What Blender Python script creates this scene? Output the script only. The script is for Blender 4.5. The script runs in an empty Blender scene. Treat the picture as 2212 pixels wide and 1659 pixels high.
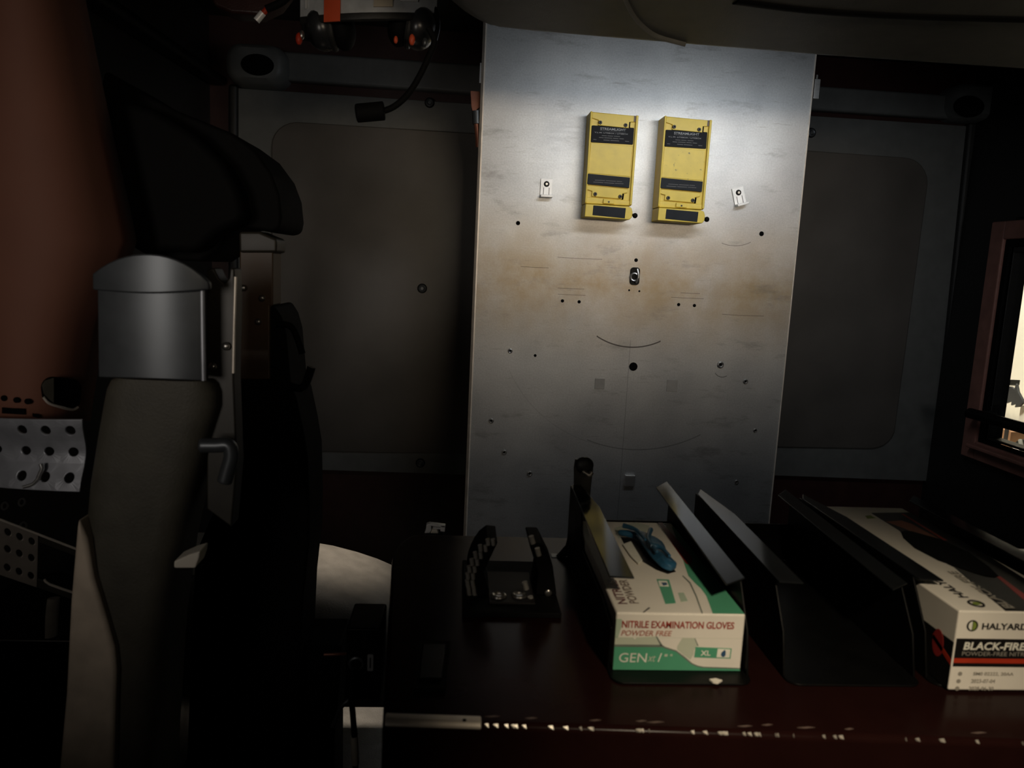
import bpy, bmesh, math, random
from mathutils import Vector, Matrix
random.seed(7)
SC = bpy.context.scene
COL = SC.collection
PI = math.pi

# ------------------------------------------------------------------ camera
FPX, CX, CY = 1661.0, 1106.0, 829.5
PITCH, ROLL, YAW = math.radians(8.58), math.radians(2.7), math.radians(4.1)
EYE = Vector((0, 0, 1.5))
FW = Vector((math.sin(YAW) * math.cos(PITCH), math.cos(YAW) * math.cos(PITCH), -math.sin(PITCH)))
_r = Vector((math.cos(YAW), -math.sin(YAW), 0))
_u = _r.cross(FW)
RT = math.cos(ROLL) * _r + math.sin(ROLL) * _u
UP = -math.sin(ROLL) * _r + math.cos(ROLL) * _u
cd = bpy.data.cameras.new('camera')
cam = bpy.data.objects.new('camera', cd)
COL.objects.link(cam)
cam.matrix_world = Matrix(((RT.x, UP.x, -FW.x, EYE.x), (RT.y, UP.y, -FW.y, EYE.y), (RT.z, UP.z, -FW.z, EYE.z), (0, 0, 0, 1)))
cd.sensor_width = 36
cd.lens = FPX / 2212 * 36
cd.clip_start = 0.02
cd.dof.use_dof = True
cd.dof.focus_distance = 1.85
cd.dof.aperture_fstop = 9.0
SC.camera = cam

# ------------------------------------------------------------------ world, exposure, lamps
SC.view_settings.view_transform = 'Standard'
SC.view_settings.look = 'None'
SC.view_settings.exposure = 0
SC.view_settings.gamma = 1
SC.view_settings.use_curve_mapping = False
W = bpy.data.worlds.new('world')
SC.world = W
W.use_nodes = True
W.node_tree.nodes['Background'].inputs[0].default_value = (1.0, 0.86, 0.72, 1)
W.node_tree.nodes['Background'].inputs[1].default_value = 0.0008


def lamp(name, kind, loc, target, power, color, size=0.05, angle=60, blend=1.0, sy=None, spread=None):
    d = bpy.data.lights.new(name, kind)
    d.energy = power
    d.color = color
    if kind == 'SPOT':
        d.spot_size = math.radians(angle)
        d.spot_blend = blend
        d.shadow_soft_size = size
    elif kind == 'AREA':
        d.shape = 'RECTANGLE'
        d.size = size
        d.size_y = sy or size
        if spread:
            d.spread = math.radians(spread)
    else:
        d.shadow_soft_size = size
    o = bpy.data.objects.new(name, d)
    COL.objects.link(o)
    o.location = loc
    o.rotation_euler = (Vector(target) - Vector(loc)).to_track_quat('-Z', 'Y').to_euler()
    return o


lamp('board_fill_light', 'AREA', (0.56, 1.37, 1.90), (0.47, 1.9, 1.58), 1.08, (0.90, 0.95, 1.0), 0.66, sy=0.03, spread=130)  # added lamp, unseen above the overhead console, brightens the board
lamp('windshield_daylight', 'AREA', (0.80, -0.55, 1.74), (0.25, 1.9, 1.74), 0.56, (1.0, 0.82, 0.60), 1.15, sy=0.14, spread=35)
lamp('console_fill_light', 'SPOT', (0.30, -0.10, 1.80), (0.33, 0.49, 1.12), 30, (1.0, 0.83, 0.60), 0.03, 43, 1.0)  # added spot behind the camera, brightens the glove boxes
lamp('bench_fill_light', 'SPOT', (-0.28, 1.60, 2.09), (-0.27, 1.60, 0.9), 60.0, (1.0, 0.88, 0.74), 0.05, 19, 1.0)  # added narrow spot that brightens the bench cushion
lamp('floor_fill_light', 'SPOT', (-0.16, 1.44, 0.80), (-0.185, 1.70, 0.45), 9, (1.0, 0.9, 0.78), 0.02, 40, 1.0)  # added spot for the floor patch, no fixture there
lamp('left_seat_fill_light', 'AREA', (-0.62, -0.25, 1.50), (-0.38, 1.0, 1.53), 0.30, (1.0, 0.90, 0.80), 0.35, sy=0.3, spread=58)  # added soft fill for the seats at left, no window there
lamp('right_wall_fill_light', 'AREA', (1.15, -0.5, 1.55), (1.46, 2.1, 1.55), 0.16, (0.95, 0.93, 0.90), 0.3, sy=0.3, spread=44)  # added weak fill for the right wall and window frame
lamp('garage_light', 'SPOT', (1.9, 3.5, 2.9), (2.85, 3.9, 1.1), 330, (1.0, 0.93, 0.80), 0.1, 56, 0.3)


# ------------------------------------------------------------------ helpers
def P(px, py, X=None, Y=None, Z=None):
    """Point on the ray through a photo pixel, on the plane X=, Y= or Z=."""
    d = FW * FPX + RT * (px - CX) - UP * (py - CY)
    if X is not None:
        t = (X - EYE.x) / d.x
    elif Y is not None:
        t = (Y - EYE.y) / d.y
    else:
        t = (Z - EYE.z) / d.z
    return EYE + d * t


def s(r, g, b):
    f = lambda v: (v / 255 / 12.92) if v / 255 <= 0.04045 else ((v / 255 + 0.055) / 1.055) ** 2.4
    return (f(r), f(g), f(b))


MATS = {}


def mat(name, rgb, rough=0.5, metal=0.0, var=0.15, scale=30, bump=0.0, bscale=200, spec=0.5, emit=None, stretch=None, rvar=0.1):
    if name in MATS:
        return MATS[name]
    m = bpy.data.materials.new(name)
    m.use_nodes = True
    nt = m.node_tree
    b = nt.nodes['Principled BSDF']
    b.inputs['Roughness'].default_value = rough
    b.inputs['Metallic'].default_value = metal
    b.inputs['Specular IOR Level'].default_value = spec
    tc = nt.nodes.new('ShaderNodeTexCoord')
    vec = tc.outputs['Object']
    if stretch:
        mp = nt.nodes.new('ShaderNodeMapping')
        mp.inputs['Scale'].default_value = stretch
        nt.links.new(vec, mp.inputs[0])
        vec = mp.outputs[0]
    n = nt.nodes.new('ShaderNodeTexNoise')
    n.inputs['Scale'].default_value = scale
    n.inputs['Detail'].default_value = 5
    nt.links.new(vec, n.inputs['Vector'])
    r = nt.nodes.new('ShaderNodeValToRGB')
    r.color_ramp.elements[0].position = 0.3
    r.color_ramp.elements[1].position = 0.7
    r.color_ramp.elements[0].color = tuple(c * (1 - var) for c in rgb) + (1,)
    r.color_ramp.elements[1].color = tuple(min(1, c * (1 + var)) for c in rgb) + (1,)
    nt.links.new(n.outputs['Fac'], r.inputs[0])
    nt.links.new(r.outputs[0], b.inputs['Base Color'])
    if rvar:
        mr = nt.nodes.new('ShaderNodeMapRange')
        mr.inputs[3].default_value = max(0.02, rough - rvar * rough)
        mr.inputs[4].default_value = min(1, rough + rvar * rough)
        nt.links.new(n.outputs['Fac'], mr.inputs[0])
        nt.links.new(mr.outputs[0], b.inputs['Roughness'])
    if bump:
        n2 = nt.nodes.new('ShaderNodeTexNoise')
        n2.inputs['Scale'].default_value = bscale
        nt.links.new(vec, n2.inputs['Vector'])
        bp = nt.nodes.new('ShaderNodeBump')
        bp.inputs['Strength'].default_value = bump
        bp.inputs['Distance'].default_value = 0.002
        nt.links.new(n2.outputs['Fac'], bp.inputs['Height'])
        nt.links.new(bp.outputs[0], b.inputs['Normal'])
    if emit:
        b.inputs['Emission Color'].default_value = emit[:3] + (1,)
        b.inputs['Emission Strength'].default_value = emit[3]
    MATS[name] = m
    return m


class MB:
    def __init__(self):
        self.bm = bmesh.new()

    def face(self, pts):
        vs = [self.bm.verts.new(p) for p in pts]
        return self.bm.faces.new(vs)

    def box(self, lo, hi):
        x0, y0, z0 = lo
        x1, y1, z1 = hi
        v = [self.bm.verts.new(p) for p in ((x0, y0, z0), (x1, y0, z0), (x1, y1, z0), (x0, y1, z0), (x0, y0, z1), (x1, y0, z1), (x1, y1, z1), (x0, y1, z1))]
        for f in ((0, 3, 2, 1), (4, 5, 6, 7), (0, 1, 5, 4), (1, 2, 6, 5), (2, 3, 7, 6), (3, 0, 4, 7)):
            self.bm.faces.new([v[i] for i in f])
        return self

    def prism(self, pts, ext):
        ext = Vector(ext)
        a = [self.bm.verts.new(p) for p in pts]
        b = [self.bm.verts.new(Vector(p) + ext) for p in pts]
        n = len(a)
        self.bm.faces.new(a)
        self.bm.faces.new(b[::-1])
        for i in range(n):
            self.bm.faces.new([a[i], b[i], b[(i + 1) % n], a[(i + 1) % n]])
        return self

    def cyl(self, c, axis, r, h, n=24, r2=None):
        c = Vector(c)
        ax = Vector(axis).normalized()
        e = ax.orthogonal().normalized()
        g = ax.cross(e)
        r2 = r if r2 is None else r2
        a = [self.bm.verts.new(c + (e * math.cos(2 * PI * i / n) + g * math.sin(2 * PI * i / n)) * r) for i in range(n)]
        b = [self.bm.verts.new(c + ax * h + (e * math.cos(2 * PI * i / n) + g * math.sin(2 * PI * i / n)) * r2) for i in range(n)]
        self.bm.faces.new(a[::-1])
        self.bm.faces.new(b)
        for i in range(n):
            self.bm.faces.new([a[i], a[(i + 1) % n], b[(i + 1) % n], b[i]])
        return self

    def ring(self, c, axis, r, t, n=24, m=8):
        c = Vector(c)
        ax = Vector(axis).normalized()
        e = ax.orthogonal().normalized()
        g = ax.cross(e)
        rows = []
        for i in range(n):
            d = e * math.cos(2 * PI * i / n) + g * math.sin(2 * PI * i / n)
            rows.append([self.bm.verts.new(c + d * (r + t * math.cos(2 * PI * j / m)) + ax * t * math.sin(2 * PI * j / m)) for j in range(m)])
        for i in range(n):
            for j in range(m):
                self.bm.faces.new([rows[i][j], rows[(i + 1) % n][j], rows[(i + 1) % n][(j + 1) % m], rows[i][(j + 1) % m]])
        return self

    def loft(self, rows, cap=True, closed=True):
        vr = [[self.bm.verts.new(p) for p in row] for row in rows]
        n = len(vr[0])
        for a, b in zip(vr, vr[1:]):
            for i in range(n if closed else n - 1):
                self.bm.faces.new([a[i], a[(i + 1) % n], b[(i + 1) % n], b[i]])
        if cap and closed:
            self.bm.faces.new(vr[0][::-1])
            self.bm.faces.new(vr[-1])
        return self

    def tube(self, path, r, n=12, flat=None, smooth=4, up=None):
        pts = [Vector(p) for p in path]
        if smooth > 1 and len(pts) > 2:
            q = []
            for i in range(len(pts) - 1):
                p0, p1, p2, p3 = pts[max(0, i - 1)], pts[i], pts[i + 1], pts[min(len(pts) - 1, i + 2)]
                for k in range(smooth):
                    t = k / smooth
                    q.append(0.5 * ((2 * p1) + (p2 - p0) * t + (2 * p0 - 5 * p1 + 4 * p2 - p3) * t * t + (3 * p1 - p0 - 3 * p2 + p3) * t ** 3))
            q.append(pts[-1])
            pts = q
        rows = []
        last = Vector(up) if up else None
        for i, p in enumerate(pts):
            t = (pts[min(i + 1, len(pts) - 1)] - pts[max(i - 1, 0)]).normalized()
            if last is None:
                last = t.orthogonal()
            e = (last - t * last.dot(t)).normalized()
            last = e
            g = t.cross(e)
            ra = r[0] + (r[1] - r[0]) * i / (len(pts) - 1) if isinstance(r, tuple) else r
            rb = ra * (flat or 1)
            rows.append([p + e * ra * math.cos(2 * PI * j / n) + g * rb * math.sin(2 * PI * j / n) for j in range(n)])
        return self.loft(rows)

    def ellipsoid(self, c, rad, n=20, m=12, rot=None):
        c = Vector(c)
        rows = []
        for i in range(1, m):
            a = PI * i / m
            row = []
            for j in range(n):
                b = 2 * PI * j / n
                v = Vector((rad[0] * math.sin(a) * math.cos(b), rad[1] * math.sin(a) * math.sin(b), rad[2] * math.cos(a)))
                if rot:
                    v = rot @ v
                row.append(c + v)
            rows.append(row)
        return self.loft(rows)

    def build(self, name, m, parent=None, bevel=0.0, seg=2, smooth=None, subsurf=0, solid=0.0):
        bmesh.ops.recalc_face_normals(self.bm, faces=self.bm.faces[:])
        me = bpy.data.meshes.new(name)
        org = wloc(parent) if parent else Vector((0, 0, 0))
        if parent is None:
            vs = [v.co.copy() for v in self.bm.verts]
            org = Vector((sum(v.x for v in vs) / len(vs), sum(v.y for v in vs) / len(vs), min(v.z for v in vs)))
        for v in self.bm.verts:
            v.co -= org
        if smooth is None:
            smooth = bevel > 0 or subsurf > 0
        for f in self.bm.faces:
            f.smooth = bool(smooth)
        self.bm.to_mesh(me)
        self.bm.free()
        me.materials.append(m)
        o = bpy.data.objects.new(name, me)
        COL.objects.link(o)
        if parent:
            o.parent = parent
        else:
            o.location = org
        if solid:
            md = o.modifiers.new('solid', 'SOLIDIFY')
            md.thickness = solid
            md.offset = 0
        if subsurf:
            md = o.modifiers.new('sub', 'SUBSURF')
            md.levels = md.render_levels = subsurf
        if bevel:
            md = o.modifiers.new('bevel', 'BEVEL')
            md.width = bevel
            md.segments = seg
            md.limit_method = 'ANGLE'
            md.angle_limit = math.radians(35)
            wn = o.modifiers.new('wn', 'WEIGHTED_NORMAL')
            wn.keep_sharp = True
        elif smooth and not subsurf:
            try:
                me.set_sharp_from_angle(angle=math.radians(40))
            except Exception:
                pass
        return o


def wloc(o):
    v = Vector((0, 0, 0))
    while o is not None:
        v = v + o.location
        o = o.parent
    return v


def tag(o, label, cat, group=None, kind=None):
    o['label'] = label
    o['category'] = cat
    if group:
        o['group'] = group
    if kind:
        o['kind'] = kind
    return o


def thing(name, label, cat, loc, group=None):
    o = bpy.data.objects.new(name, None)
    o.empty_display_size = 0.02
    COL.objects.link(o)
    o.location = loc
    return tag(o, label, cat, group)


def struct(name, mb, m, label=None, **k):
    o = mb.build(name, m, **k)
    o['kind'] = 'structure'
    if label:
        o['label'] = label
    return o


def copy_tree(o, parent=None):
    c = o.copy()
    COL.objects.link(c)
    if parent:
        c.parent = parent
    for ch in list(o.children):
        copy_tree(ch, c)
    return c


def text(name, body, org, u, v, width, height, m, parent, bold=0.0, shear=0.0, depth=0.00025, natural=False):
    """Lettering whose box is width x height from org along u and v."""
    cu = bpy.data.curves.new(name, 'FONT')
    cu.body = body
    cu.size = 1
    cu.offset = bold
    cu.shear = shear
    cu.resolution_u = 3
    t = bpy.data.objects.new(name + '_tmp', cu)
    COL.objects.link(t)
    bpy.context.view_layer.update()
    dg = bpy.context.evaluated_depsgraph_get()
    me = bpy.data.meshes.new_from_object(t.evaluated_get(dg))
    bpy.data.objects.remove(t)
    bpy.data.curves.remove(cu)
    xs = [q.co.x for q in me.vertices]
    ys = [q.co.y for q in me.vertices]
    x0, x1, y0, y1 = min(xs), max(xs), min(ys), max(ys)
    sy = height / (y1 - y0)
    sx = sy if natural else width / (x1 - x0)
    u, v = Vector(u), Vector(v)
    n = u.cross(v).normalized()
    org = Vector(org) - wloc(parent)
    for q in me.vertices:
        q.co = org + u * (q.co.x - x0) * sx + v * (q.co.y - y0) * sy + n * depth
    me.materials.clear()
    me.materials.append(m)
    o = bpy.data.objects.new(name, me)
    COL.objects.link(o)
    o.parent = parent
    return o


def arc(cx, cy, r, a0, a1, n=8):
    return [(cx + r * math.cos(math.radians(a0 + (a1 - a0) * i / n)), cy + r * math.sin(math.radians(a0 + (a1 - a0) * i / n))) for i in range(n + 1)]


def rrect(x0, y0, x1, y1, r, n=6):
    return arc(x1 - r, y1 - r, r, 0, 90, n) + arc(x0 + r, y1 - r, r, 90, 180, n) + arc(x0 + r, y0 + r, r, 180, 270, n) + arc(x1 - r, y0 + r, r, 270, 360, n)


# ------------------------------------------------------------------ materials
M_wallred = mat('red_brown_paint', (0.050, 0.020, 0.017), 0.35, bump=0.15, bscale=300)
M_grey = mat('grey_cab_paint', (0.15, 0.155, 0.15), 0.45, var=0.1, bump=0.1, bscale=400)
M_inset = mat('satin_grey_panel', (0.115, 0.105, 0.095), 0.32, var=0.2, scale=5)
M_dark = mat('dark_plastic', (0.018, 0.018, 0.017), 0.5, bump=0.2, bscale=500)
M_black = mat('black_paint', (0.0028, 0.0028, 0.0028), 0.42, rvar=0.3, spec=0.12)
M_blackgloss = mat('black_gloss_steel', (0.010, 0.011, 0.012), 0.10, spec=0.16)
M_ribglint = mat('pale_rib_glint', (0.62, 0.60, 0.55), 0.35, 0.5)  # pale colour paints the glints on glossy black ribs
M_rubber = mat('black_rubber', (0.0045, 0.0045, 0.0045), 0.75, spec=0.12)
M_cup = mat('satin_black_shell', (0.022, 0.023, 0.025), 0.28, spec=0.6)
M_hole = mat('hole_shade_black', (0.003, 0.003, 0.003), 0.9, spec=0.1)
M_alu_edge = mat('bare_aluminium_edge', (0.86, 0.78, 0.68), 0.4, 0.35)
M_alu = mat('brushed_aluminium', (0.60, 0.60, 0.59), 0.38, 0.9, var=0.08, stretch=(1, 1, 8))
M_steel = mat('zinc_steel', (0.45, 0.44, 0.42), 0.3, 0.9)
M_silver = mat('bright_silver_clip', (0.90, 0.90, 0.88), 0.4, 0.2)
M_yellow = mat('yellow_plastic', s(224, 197, 80), 0.45, var=0.07, scale=40)
M_lab = mat('black_label', (0.012, 0.013, 0.016), 0.6, spec=0.12)
M_rub2 = mat('charcoal_pad', (0.022, 0.025, 0.030), 0.6, spec=0.12)
M_ltxt = mat('grey_print', (0.28, 0.29, 0.30), 0.5)
M_ltxt2 = mat('faint_grey_print', (0.055, 0.057, 0.06), 0.5)
M_hump = mat('grey_overhead_vinyl', (0.115, 0.115, 0.105), 0.55, bump=0.3, bscale=600)
M_console = mat('glossy_red_brown_paint', (0.013, 0.0042, 0.0036), 0.22, var=0.1, rvar=0.3, spec=0.05)
M_chip = mat('chipped_bare_metal', (0.70, 0.66, 0.58), 0.4, 0.7)
M_card = mat('white_carton', (0.78, 0.74, 0.66), 0.6, var=0.03, spec=0.3)
M_teal = mat('teal_print', (0.085, 0.34, 0.20), 0.55, var=0.04, spec=0.3)
M_tealp = mat('pale_teal_print', (0.42, 0.52, 0.40), 0.55, var=0.03, spec=0.3)
M_tealp2 = mat('paler_teal_print', (0.52, 0.56, 0.45), 0.55, var=0.03, spec=0.3)
M_greyline = mat('grey_print_line', (0.16, 0.19, 0.16), 0.55, spec=0.3)
M_redtxt = mat('brick_red_print', (0.36, 0.055, 0.038), 0.55, spec=0.3)
M_redtxt2 = mat('faded_red_print', (0.45, 0.17, 0.12), 0.55, spec=0.3)
M_mar = mat('maroon_print', (0.34, 0.028, 0.026), 0.5, spec=0.3)
M_blueg = mat('blue_nitrile', (0.018, 0.085, 0.16), 0.5, var=0.35, scale=60, bump=0.5, bscale=120)
M_bluep = mat('blue_print', (0.03, 0.08, 0.16), 0.55, spec=0.3)
M_whitep = mat('white_print', (0.80, 0.79, 0.70), 0.55, spec=0.3)
M_bkp = mat('black_print', (0.008, 0.007, 0.007), 0.5, spec=0.3)
M_redp = mat('red_print', (0.42, 0.035, 0.012), 0.5, spec=0.3)
M_greenp = mat('olive_green_print', (0.20, 0.27, 0.05), 0.5, spec=0.3)
M_gp = mat('grey_ink', (0.30, 0.28, 0.24), 0.6, spec=0.2)
M_plate = mat('satin_grey_steel', (0.105, 0.115, 0.125), 0.40, 0.6, var=0.12, scale=25)
M_column = mat('olive_grey_vinyl', (0.082, 0.076, 0.058), 0.6, bump=0.2, bscale=350)
M_olive = mat('olive_bracket_paint', (0.035, 0.032, 0.025), 0.45)
M_brown = mat('brown_bracket_paint', (0.075, 0.042, 0.020), 0.45)
M_shell = mat('copper_brown_shell', (0.215, 0.088, 0.056), 0.75, 0.0, var=0.2, scale=3)
M_perf = mat('blue_grey_steel', (0.46, 0.48, 0.53), 0.45, 0.5, var=0.15, scale=40)
M_floor = mat('pebbled_grey_floor', (0.28, 0.26, 0.23), 0.5, bump=1.0, bscale=350)
M_cush = mat('grey_vinyl_cushion', (0.22, 0.20, 0.17), 0.5, bump=0.25, bscale=300)
M_copper = mat('coppery_latch', (0.28, 0.11, 0.07), 0.4, 0.4)
M_orange = mat('orange_tape', (0.72, 0.10, 0.035), 0.5, var=0.1)
M_tan = mat('tan_sticker', (0.50, 0.44, 0.33), 0.6)
M_band = mat('grey_band_plastic', (0.50, 0.52, 0.53), 0.4, var=0.3, scale=25)
M_cream = mat('cream_garage_wall', (0.82, 0.77, 0.66), 0.7, var=0.04, scale=4)
M_cardb = mat('brown_cardboard', (0.38, 0.20, 0.10), 0.7, var=0.1)
M_frame = mat('red_brown_window_frame', (0.42, 0.20, 0.16), 0.45)


def aluminium_board():
    """Bare sheet with dirt and painted warm light, brushed scuffs and a few curved scratches."""
    m = bpy.data.materials.new('scuffed_aluminium_sheet')
    m.use_nodes = True
    nt = m.node_tree
    N, L = nt.nodes, nt.links
    b = N['Principled BSDF']
    tc = N.new('ShaderNodeTexCoord')

    def noise(scale, detail, stretch=(1, 1, 1), rough=0.5):
        mp = N.new('ShaderNodeMapping')
        mp.inputs['Scale'].default_value = stretch
        L.new(tc.outputs['Object'], mp.inputs[0])
        n = N.new('ShaderNodeTexNoise')
        n.inputs['Scale'].default_value = scale
        n.inputs['Detail'].default_value = detail
        n.inputs['Roughness'].default_value = rough
        L.new(mp.outputs[0], n.inputs['Vector'])
        return n.outputs['Fac']

    def ramp(src, p0, p1, c0, c1):
        r = N.new('ShaderNodeValToRGB')
        r.color_ramp.elements[0].position = p0
        r.color_ramp.elements[1].position = p1
        r.color_ramp.elements[0].color = c0 + (1,)
        r.color_ramp.elements[1].color = c1 + (1,)
        L.new(src, r.inputs[0])
        return r.outputs[0]

    def mix(kind, fac, a, c):
        x = N.new('ShaderNodeMix')
        x.data_type = 'RGBA'
        x.blend_type = kind
        if isinstance(fac, float):
            x.inputs[0].default_value = fac
        else:
            L.new(fac, x.inputs[0])
        for sock, val in ((x.inputs[6], a), (x.inputs[7], c)):
            if isinstance(val, tuple):
                sock.default_value = val + (1,)
            else:
                L.new(val, sock)
        return x.outputs[2]

    def math_(op, a, c=None, d=None):
        x = N.new('ShaderNodeMath')
        x.operation = op
        for i, val in enumerate((a, c, d)):
            if val is None:
                continue
            if isinstance(val, (int, float)):
                x.inputs[i].default_value = val
            else:
                L.new(val, x.inputs[i])
        return x.outputs[0]

    sep = N.new('ShaderNodeSeparateXYZ')
    L.new(tc.outputs['Object'], sep.inputs[0])
    x, z = sep.outputs[0], sep.outputs[2]
    base = ramp(noise(6, 6), 0.35, 0.7, (0.50, 0.51, 0.52), (0.66, 0.67, 0.67))
    fine = ramp(noise(260, 3), 0.3, 0.75, (0.80, 0.80, 0.80), (1.0, 1.0, 1.0))
    base = mix('MULTIPLY', 0.8, base, fine)
    # brown middle band: dirt plus warm light painted into the colour
    gz = math_('SUBTRACT', 1.0, math_('ABSOLUTE', math_('DIVIDE', math_('SUBTRACT', z, BZ(1.47)), 0.20)))
    gz = math_('MAXIMUM', gz, 0.0)
    warm_dirt_tint = math_('MULTIPLY', math_('MULTIPLY', gz, ramp(noise(9, 8, rough=0.65), 0.32, 0.62, (0.3,) * 3, (1.0,) * 3)), 0.88)
    base = mix('MIX', warm_dirt_tint, base, (0.36, 0.27, 0.145))
    smudge = ramp(noise(7, 9, (1, 1, 3), 0.7), 0.56, 0.74, (0.0,) * 3, (0.75,) * 3)
    base = mix('MIX', smudge, base, (0.22, 0.21, 0.20))
    # streaky horizontal scuffs
    sc = ramp(noise(14, 6, (0.6, 1, 14), 0.75), 0.61, 0.70, (0.0,) * 3, (0.7,) * 3)
    base = mix('MIX', sc, base, (0.20, 0.18, 0.15))
    # curved scratches: arcs about fixed centres
    acc = None
    for (ax, az, r, w, h0, h1, x0, x1) in ARCS:
        dx = math_('SUBTRACT', x, ax)
        dz = math_('SUBTRACT', z, az)
        d = math_('SQRT', math_('ADD', math_('MULTIPLY', dx, dx), math_('MULTIPLY', dz, dz)))
        line = math_('LESS_THAN', math_('ABSOLUTE', math_('SUBTRACT', d, r)), w)
        line = math_('MULTIPLY', line, math_('LESS_THAN', z, az))
        line = math_('MULTIPLY', line, math_('GREATER_THAN', x, x0))
        line = math_('MULTIPLY', line, math_('LESS_THAN', x, x1))
        line = math_('MULTIPLY', line, h0)
        acc = line if acc is None else math_('MAXIMUM', acc, line)
    base = mix('MIX', acc, base, (0.05, 0.042, 0.035))
    L.new(base, b.inputs['Base Color'])
    rr = N.new('ShaderNodeMapRange')
    rr.inputs[3].default_value = 0.44
    rr.inputs[4].default_value = 0.56
    L.new(noise(30, 4, (0.7, 1, 5)), rr.inputs[0])
    L.new(rr.outputs[0], b.inputs['Roughness'])
    b.inputs['Metallic'].default_value = 0.85
    bp = N.new('ShaderNodeBump')
    bp.inputs['Strength'].default_value = 0.25
    bp.inputs['Distance'].default_value = 0.0006
    L.new(noise(180, 5, (1, 1, 1)), bp.inputs['Height'])
    L.new(bp.outputs[0], b.inputs['Normal'])
    return m


# ------------------------------------------------------------------ the setting: cab shell
FLOOR, CEIL, YW, XL, XR = 0.45, 2.15, 2.30, -0.72, 1.50
struct('floor', MB().box((XL - 0.05, -0.6, FLOOR - 0.05), (XR + 0.05, YW + 0.1, FLOOR)), M_floor)
struct('ceiling', MB().box((XL - 0.05, -0.6, CEIL), (XR + 0.05, YW + 0.1, CEIL + 0.05)), M_dark)
struct('wall_back', MB().box((XL - 0.05, YW, FLOOR), (XR + 0.05, YW + 0.05, CEIL)), M_wallred)
struct('wall_left', MB().box((XL - 0.05, -0.6, FLOOR), (XL, YW, CEIL)), M_dark)
# right wall with a window opening
wy0, wy1, wz0, wz1 = 1.25, 2.045, 1.06, 1.70
wr = MB()
wr.box((XR, -0.6, FLOOR), (XR + 0.05, wy0, CEIL))
wr.box((XR, wy1, FLOOR), (XR + 0.05, YW, CEIL))
wr.box((XR, wy0, FLOOR), (XR + 0.05, wy1, wz0))
wr.box((XR, wy0, wz1), (XR + 0.05, wy1, CEIL))
struct('wall_right', wr, M_dark)

# window_1: frame ring, gasket, sill ledge, pane
w = thing('window_1', 'side window in a red-brown frame', 'window', (XR, (wy0 + wy1) / 2, wz0))
w['kind'] = 'structure'


def ring_yz(x0, x1, oy0, oy1, oz0, oz1, iy0, iy1, iz0, iz1):
    m = MB()
    m.box((x0, oy0, oz0), (x1, iy0, oz1))
    m.box((x0, iy1, oz0), (x1, oy1, oz1))
    m.box((x0, iy0, oz0), (x1, iy1, iz0))
    m.box((x0, iy0, iz1), (x1, iy1, oz1))
    return m


ring_yz(1.478, 1.4995, 1.15, 2.11, 1.02, 1.69, 1.25, 2.055, 1.072, 1.64).build('window_frame', M_frame, w, bevel=0.004)
ring_yz(1.486, 1.505, 1.25, 2.055, 1.072, 1.64, 1.27, 2.036, 1.082, 1.62).build('gasket', M_rubber, w, bevel=0.003)
ring_yz(1.492, 1.53, 1.27, 2.025, 1.085, 1.62, 1.285, 2.028, 1.092, 1.605).build('sash', M_dark, w, bevel=0.002)
MB().box((1.455, 1.20, 1.055), (1.479, 2.06, 1.066)).build('ledge', M_frame, w, bevel=0.003)
g = bpy.data.materials.new('window_glass')
g.use_nodes = True
gn = g.node_tree
gb = gn.nodes['Principled BSDF']
gt = gn.nodes.new('ShaderNodeBsdfTransparent')
gt.inputs[0].default_value = (0.96, 0.97, 0.96, 1)
gg = gn.nodes.new('ShaderNodeBsdfGlossy')
gg.inputs['Roughness'].default_value = 0.02
gm = gn.nodes.new('ShaderNodeMixShader')
gm.inputs[0].default_value = 0.05
gn.links.new(gt.outputs[0], gm.inputs[1])
gn.links.new(gg.outputs[0], gm.inputs[2])
gn.links.new(gm.outputs[0], gn.nodes['Material Output'].inputs[0])
MB().box((1.512, 1.285, 1.092), (1.516, 2.028, 1.605)).build('pane', g, w)

# grab bar across the window, on two stand-offs
gbar = thing('grab_bar', 'black grab bar running across the side window', 'grab bar', (1.44, 1.7, 1.13))
a0, a1 = P(2098, 893, X=1.44), P(2212, 925, X=1.44)
dr = (a1 - a0).normalized()
MB().tube([a0 - dr * 0.01, a0 + dr * 0.85], 0.0155, smooth=1, flat=0.8).build('bar', M_black, gbar, smooth=True)
for q in (a0 + dr * 0.02, a0 + dr * 0.8):
    MB().tube([q, q + Vector((0.06, 0, 0))], 0.012, smooth=1).build('standoff', M_dark, gbar, smooth=True)
    MB().cyl((1.4995, q.y, q.z), (-1, 0, 0), 0.03, 0.006).build('flange', M_dark, gbar, smooth=True)

# outside: the garage
struct('wall_garage', MB().box((3.0, 0.5, 0.0), (3.05, 7.0, 3.5)), M_cream)
struct('floor_garage', MB().box((1.6, 0.5, -0.05), (3.0, 7.0, 0.0)), M_floor)
XO = 2.45
zt = P(2165, 962, X=XO).z
tb = thing('garage_workbench', 'cream workbench beyond the side window', 'workbench', (XO, 3.1, 0))
MB().box((2.2, 2.3, zt - 0.04), (2.95, 5.0, zt)).build('benchtop', M_cream, tb, bevel=0.004)
for lx, ly in ((2.25, 2.4), (2.9, 2.4), (2.25, 4.9), (2.9, 4.9)):
    MB().box((lx - 0.03, ly - 0.03, 0), (lx + 0.03, ly + 0.03, zt - 0.04)).build('leg', M_cream, tb)


def OP(zx, zy, x=XO):            # point seen at a spot of the window close-up
    return P(2050 + zx / 7.543, 780 + zy / 7.543, X=x)


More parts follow.
